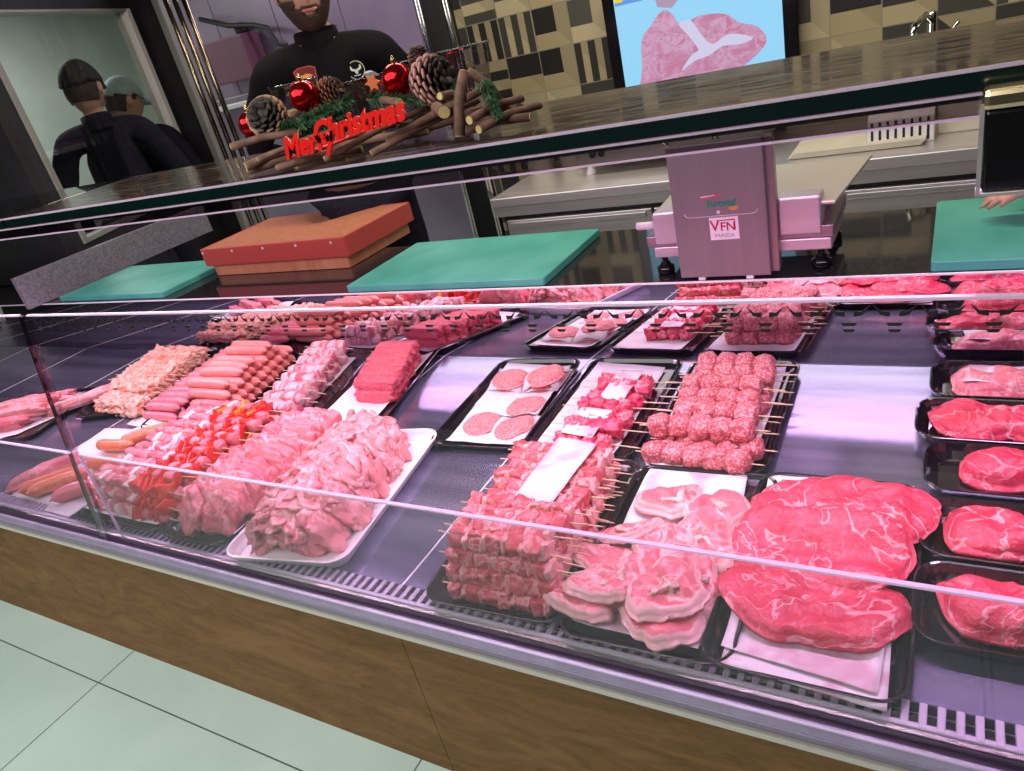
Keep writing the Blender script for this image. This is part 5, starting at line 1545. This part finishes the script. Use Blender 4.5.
def person(label, loc, th, s, look, arms, top, pants, hair, skin, cap=None, beard=False, lean=0.0):
    """arms: for each side (elbow, wrist, hand direction) in body space; look: extra turn and nod of the head"""
    root = thing('person', label, 'person', loc, (0, 0, th))
    root.scale = (s, s, s)
    hp = Vector((0, -0.02 - lean * 0.25, 1.628))
    P = [(0, 0, 0.96), (0, -lean * 0.05, 1.12), (0, -lean * 0.15, 1.30), (0, 0.005 - lean * 0.22, 1.43), (0, 0.005 - lean * 0.24, 1.49), (0, -0.005 - lean * 0.25, 1.55)]
    Rr = [(0.155, 0.115), (0.140, 0.105), (0.165, 0.118), (0.105, 0.085), 0.058, 0.056]
    E = [(0, 1), (1, 2), (2, 3), (3, 4), (4, 5)]
    hands = []; wide = []
    for sd, (el, wr, hd) in zip((1, -1), arms):
        b = len(P); sh = Vector((sd * 0.198, -lean * 0.18, 1.405))
        P += [tuple(Vector((sd * 0.10, -lean * 0.18, 1.415))), tuple(sh), tuple(sh.lerp(Vector(el), 0.5)), tuple(el), tuple(Vector(el).lerp(Vector(wr), 0.5)), tuple(wr)]
        Rr += [0.062, 0.064, 0.052, 0.043, 0.039, 0.028]; wide.append(b)
        E += [(3, b)] + [(b + i, b + i + 1) for i in range(5)]
        d = Vector(hd).normalized(); up = Vector((0, 0, 1)) if abs(d.z) < 0.8 else Vector((0, -1, 0))
        yv = up.cross(d).normalized(); zv = d.cross(yv)
        R_ = Matrix((d, yv, zv)).transposed().to_4x4()
        hands.append((Matrix.Translation(Vector(wr) - d * 0.008) @ R_, sd))
    n_up = len(P)
    for sd in (1, -1):
        b = len(P)
        P += [(sd * 0.09, 0, 0.90), (sd * 0.10, -0.005, 0.68), (sd * 0.105, -0.01, 0.49), (sd * 0.105, 0.01, 0.28), (sd * 0.105, 0.03, 0.07), (sd * 0.115, -0.07, 0.045), (sd * 0.12, -0.16, 0.035)]
        Rr += [0.095, 0.082, 0.060, 0.055, 0.040, 0.040, 0.028]
        E += [(0, b)] + [(b + i, b + i + 1) for i in range(6)]
    V, F = skin_shape(P, E, Rr)
    HM = Matrix.Translation(hp) @ Matrix.Rotation(look[0], 4, 'Z') @ Matrix.Rotation(look[1], 4, 'X') @ Matrix.Scale(1.09, 4)
    g = G().add(V, F); hv, hf = head_shape(HM); g.add(hv, hf)
    for sd in (-1, 1):
        ev = G().sphere((0, 0, 0), 1, 12, 8, (0.011, 0.019, 0.032)).V
        g.add([HM @ (Matrix.Translation((sd * 0.079, 0.012, 0.0)) @ Matrix.Rotation(sd * 0.35, 4, 'Z') @ v_) for v_ in ev], G().sphere((0, 0, 0), 1, 12, 8).F)
    for Mh, sd in hands:
        hv, hf = hand_shape(Mh, side=sd); g.add(hv, hf)
    body = g.mk('body', skin, root, smooth=True, recalc=False)
    m = body.modifiers.new('r', 'REMESH'); m.mode = 'VOXEL'; m.voxel_size = 0.0052; m.use_smooth_shade = True
    m = body.modifiers.new('cs', 'SMOOTH'); m.factor = 0.5; m.iterations = 2
    # clothes follow the body
    Rc = [((r[0] + 0.018, r[1] + 0.018) if hasattr(r, '__len__') else r + 0.014) for r in Rr]
    keep = [i for i in range(n_up) if i != 5]; Rc[4] = 0.070
    for q in wide: Rc[q] += 0.022
    Rc[3] = (Rc[3][0] + 0.004, Rc[3][1] + 0.008)
    idx = {q: i for i, q in enumerate(keep)}
    Pt = [P[q] for q in keep]; Et = [(idx[a], idx[b]) for a, b in E if a in idx and b in idx]; Rt = [Rc[q] for q in keep]
    Pt[0] = (0, 0, 0.93)
    for i_, q in enumerate(keep):
        if q in (n_up - 1, n_up - 7): Pt[i_] = tuple(Vector(P[q]).lerp(Vector(P[q - 1]), 0.12)); Rt[i_] = 0.040
    V, F = skin_shape(Pt, Et, Rt)
    V = [v_ + Vector((fbm(v_.x * 9, v_.z * 9, v_.y * 9, 3), fbm(v_.z * 9 + 5, v_.x * 9, v_.y * 9, 3), 0)) * 0.007 for v_ in V]
    sw = mk('sweater', V, F, top, root, smooth=True)
    c0 = Vector((0, 0.004 - lean * 0.235, 1.475))
    g = G().tube([c0 + Vector((0, 0.012, -0.05)), c0 + Vector((0, 0.006, -0.01)), c0 + Vector((0, -0.002, 0.028)), c0 + Vector((0, -0.002, 0.033)), c0 + Vector((0, -0.002, 0.022))], [0.090, 0.080, 0.076, 0.072, 0.066], 24, False)
    g.mk('collar', top, sw, smooth=True)
    lg = [0] + list(range(n_up, len(P))); idx = {q: i for i, q in enumerate(lg)}
    drop = {n_up + 5, n_up + 6, n_up + 12, n_up + 13}
    lg = [q for q in lg if q not in drop]; idx = {q: i for i, q in enumerate(lg)}
    V, F = skin_shape([P[q] for q in lg], [(idx[a], idx[b]) for a, b in E if a in idx and b in idx], [Rc[q] for q in lg])
    mk('trousers', V, F, pants, root, smooth=True)
    for sd in (1, -1):
        V, F = lump(0.105, 0.275, 0.085, 0.5, 0.03, 3, 8)
        mk('shoe', V, F, M['rubber'], root, smooth=True, loc=(sd * 0.117, -0.055, 0.044))
    hairline = lambda d: d.z > 0.30 + (0.22 if d.y < -0.3 else 0) - (0.75 if d.y > 0.25 else 0) * 1.0 or (abs(d.x) > 0.75 and d.z > 0.05 and d.y > -0.3)
    V, F = head_shape(HM, 0.004, hairline, 88, 68)
    mk('hair', V, F, hair, root, smooth=True, solid=0.006, recalc=False)
    if beard:
        def bm_(d):
            if d.y > -0.12: return abs(d.x) > 0.7 and -0.5 < d.z < 0.05 and d.y > -0.3
            if d.z > -0.12 - 0.0: return False
            if abs(d.x) > 0.52 and d.z < -0.05: return d.z < -0.12
            if -0.52 < d.z < -0.36 and abs(d.x) < 0.24: return False
            if d.z > -0.29 and abs(d.x) < 0.5: return False
            if d.z > -0.34 and abs(d.x) > 0.34: return False
            return True
        V, F = head_shape(HM, 0.004, bm_, 88, 68)
        mk('beard', V, F, hair, root, smooth=True, solid=0.008, recalc=False)
        V, F = lump(0.046, 0.014, 0.010, 0.6, 0.05, 1, 8)
        p, d = head_pt(math.acos(-0.40), -PI / 2)
        mk('lips', [HM @ (v_ + p + Vector((0, 0.002, -0.002))) for v_ in V], F, plain('lips', (0.50, 0.17, 0.15), 0.4), root, smooth=True)
    for sd in (-1, 1):
        p, d = head_pt(math.acos(0.085), -PI / 2 + sd * 0.36)
        ew = plain('eye_white', (0.7, 0.68, 0.66), 0.2) if 'eye_white' not in bpy.data.materials else bpy.data.materials['eye_white']
        e = mk('eye', [HM @ (v_ + p + Vector((0, 0.0075, 0))) for v_ in G().sphere((0, 0, 0), 0.0125, 14, 10).V], G().sphere((0, 0, 0), 1, 14, 10).F, ew, root, smooth=True)
        mk('iris', [HM @ (v_ + p + Vector((0, -0.0035, 0))) for v_ in G().sphere((0, 0, 0), 0.0055, 10, 8, (1, 0.4, 1)).V], G().sphere((0, 0, 0), 1, 10, 8).F, M['black_gloss'], e, smooth=True)
        V, F = lump(0.034, 0.008, 0.007, 0.6, 0.1, 1, 6)
        p2, d2 = head_pt(math.acos(0.27), -PI / 2 + sd * 0.36)
        mk('eyebrow', [HM @ (v_ + p2) for v_ in V], F, hair, root, smooth=True)
    if cap:
        V, F = head_shape(HM, 0.017, lambda d: d.z > 0.18 + 0.12 * (-d.y))
        c_ = mk('cap', V, F, cap, root, smooth=True, solid=0.006, recalc=False)
        g = G(); nn = 14
        Vb = []
        for j in range(6):
            for i in range(nn + 1):
                a = -PI / 2 + (i / nn - 0.5) * 1.9; rr = j / 5
                x = math.cos(a) * (0.088 + 0.0 * rr); y = math.sin(a) * 0.108 - rr * 0.075 * math.cos((i / nn - 0.5) * 2.2)
                Vb.append(HM @ Vector((x * (1 - 0.10 * rr), y, 0.040 - 0.018 * rr - 0.012 * abs(i / nn - 0.5) * 2 * rr)))
        Fb = [(j * (nn + 1) + i, j * (nn + 1) + i + 1, (j + 1) * (nn + 1) + i + 1, (j + 1) * (nn + 1) + i) for j in range(5) for i in range(nn)]
        mk('cap_brim', Vb, Fb, cap, root, smooth=True, solid=0.004)
    return root, sw, HM


skin1 = noisy('skin', (0.56, 0.28, 0.20), (0.62, 0.33, 0.25), 14, 0.45)
knit = noisy('black_knit', (0.004, 0.0035, 0.005), (0.008, 0.007, 0.010), 120, 0.9, bump=0.2, spec=0.15)
navy = noisy('dark_navy_cloth', (0.008, 0.008, 0.015), (0.016, 0.016, 0.026), 60, 0.9, bump=0.2, spec=0.15)
hair1 = noisy('dark_brown_hair', (0.028, 0.014, 0.010), (0.075, 0.038, 0.026), 160, 0.7, bump=0.6)
hang = lambda sd: (Vector((sd * 0.300, 0.03, 1.14)), Vector((sd * 0.27, -0.16, 0.95)), (0, -0.8, -0.5))
behind = lambda sd: (Vector((sd * 0.335, 0.07, 1.16)), Vector((sd * 0.13, 0.19, 1.02)), (-sd * 0.9, 0.1, -0.3))
root, sw, HM = person('bearded man in a black sweater with two chest badges standing behind the shelf', (-2.165, 2.42, 0), math.radians(40), 1.118, (0.10, 0.10),
                      (behind(1), behind(-1)), knit, navy, hair1, skin1, None, True)
# chest badges
pat = plain('dark_red_patch', (0.16, 0.015, 0.02), 0.6); rdl = plain('red_thread', (0.50, 0.06, 0.06), 0.6)
goldt = plain('gold_thread', (0.75, 0.36, 0.10), 0.5); wht = plain('pale_thread', (0.62, 0.66, 0.56), 0.5)


def on_chest(x, z, obj):
    """depth of the sweater front at body coordinates x, z"""
    ys = [v_.co.y for v_ in obj.data.vertices if abs(v_.co.x - x) < 0.03 and abs(v_.co.z - z) < 0.03]
    return min(ys)


bx_, bz_ = -0.070, 1.372
by = on_chest(bx_, bz_, sw) - 0.003
crest = [(-0.036, 0.020), (-0.018, 0.028), (0.018, 0.028), (0.036, 0.020), (0.030, -0.024), (-0.030, -0.024)]
b = G().prism_y([(x * 1.08, z * 1.08) for x, z in crest], 0, 0.002).mk('chest_patch', rdl, sw, loc=(bx_, by, bz_), rot=(-0.12, 0, 0.10))
G().prism_y([(x * 0.95, z * 0.95) for x, z in crest], -0.0012, 0.0).mk('patch_field', pat, b)
V, F = lump(0.040, 0.003, 0.010, 0.8, 0.5, 4, 6); mk('patch_figure', V, F, goldt, b, smooth=True, loc=(0, -0.0022, -0.002))
G().prism_y([(-0.010, 0.004), (0.002, 0.010), (0.008, 0.004), (0.004, -0.002)], -0.0024, -0.0012).mk('patch_figure', rdl, b)
bx_, bz_ = 0.100, 1.352
by = on_chest(bx_, bz_, sw) - 0.003
b = G().cyl((0, 0, 0), 0.030, 0.002, 28, 'y').mk('round_badge', wht, sw, loc=(bx_, by, bz_), rot=(-0.12, 0, -0.06))
G().cyl((0, -0.001, 0), 0.0275, 0.001, 28, 'y').mk('badge_field', knit, b)
for sd in (-1, 1):
    G().prism_y([(sd * x, z) for x, z in ((0.004, 0.003), (0.012, 0.006), (0.015, 0.016), (0.020, 0.010), (0.018, 0.001), (0.008, -0.004))], -0.002, -0.001).mk('bull_horn', wht, b)
G().prism_y([(-0.007, 0.002), (0.007, 0.002), (0.005, -0.010), (0.0, -0.014), (-0.005, -0.010)], -0.002, -0.001).mk('bull_head', wht, b)
G().prism_y([(-0.013, -0.016), (0.013, -0.016), (0.010, -0.019), (-0.010, -0.019)], -0.002, -0.001).mk('badge_bar', wht, b)

cap_b = noisy('black_cap', (0.010, 0.010, 0.016), (0.02, 0.02, 0.03), 60, 0.75)
cap_g = noisy('grey_blue_cap', (0.34, 0.42, 0.46), (0.42, 0.50, 0.53), 40, 0.75)
person('person in a black cap and dark sweater seen from behind through the window', (-4.085, 2.64, 0), math.radians(-123), 1.06, (-0.40, 0.15), (hang(1), hang(-1)), navy, navy, hair1, skin1, cap_b)
person('person in a grey-blue cap partly hidden behind the one in black', (-4.31, 2.985, 0), math.radians(-150), 1.0, (-0.6, 0.35), (hang(1), hang(-1)), navy, navy, hair1, skin1, cap_g)
# the hand over the right cutting board belongs to a person beside the frame
person('person at the right edge whose hand reaches over the green board', (0.565, 2.33, 0), math.radians(-14), 1.1, (0.0, 0.25),
       ((Vector((0.30, -0.05, 1.14)), Vector((0.22, -0.26, 1.00)), (-0.2, -0.9, -0.4)), (Vector((-0.29, -0.18, 1.10)), Vector((-0.225, -0.42, 0.892)), (-0.90, -0.42, -0.05))), knit, navy, hair1, skin1, cap_b)
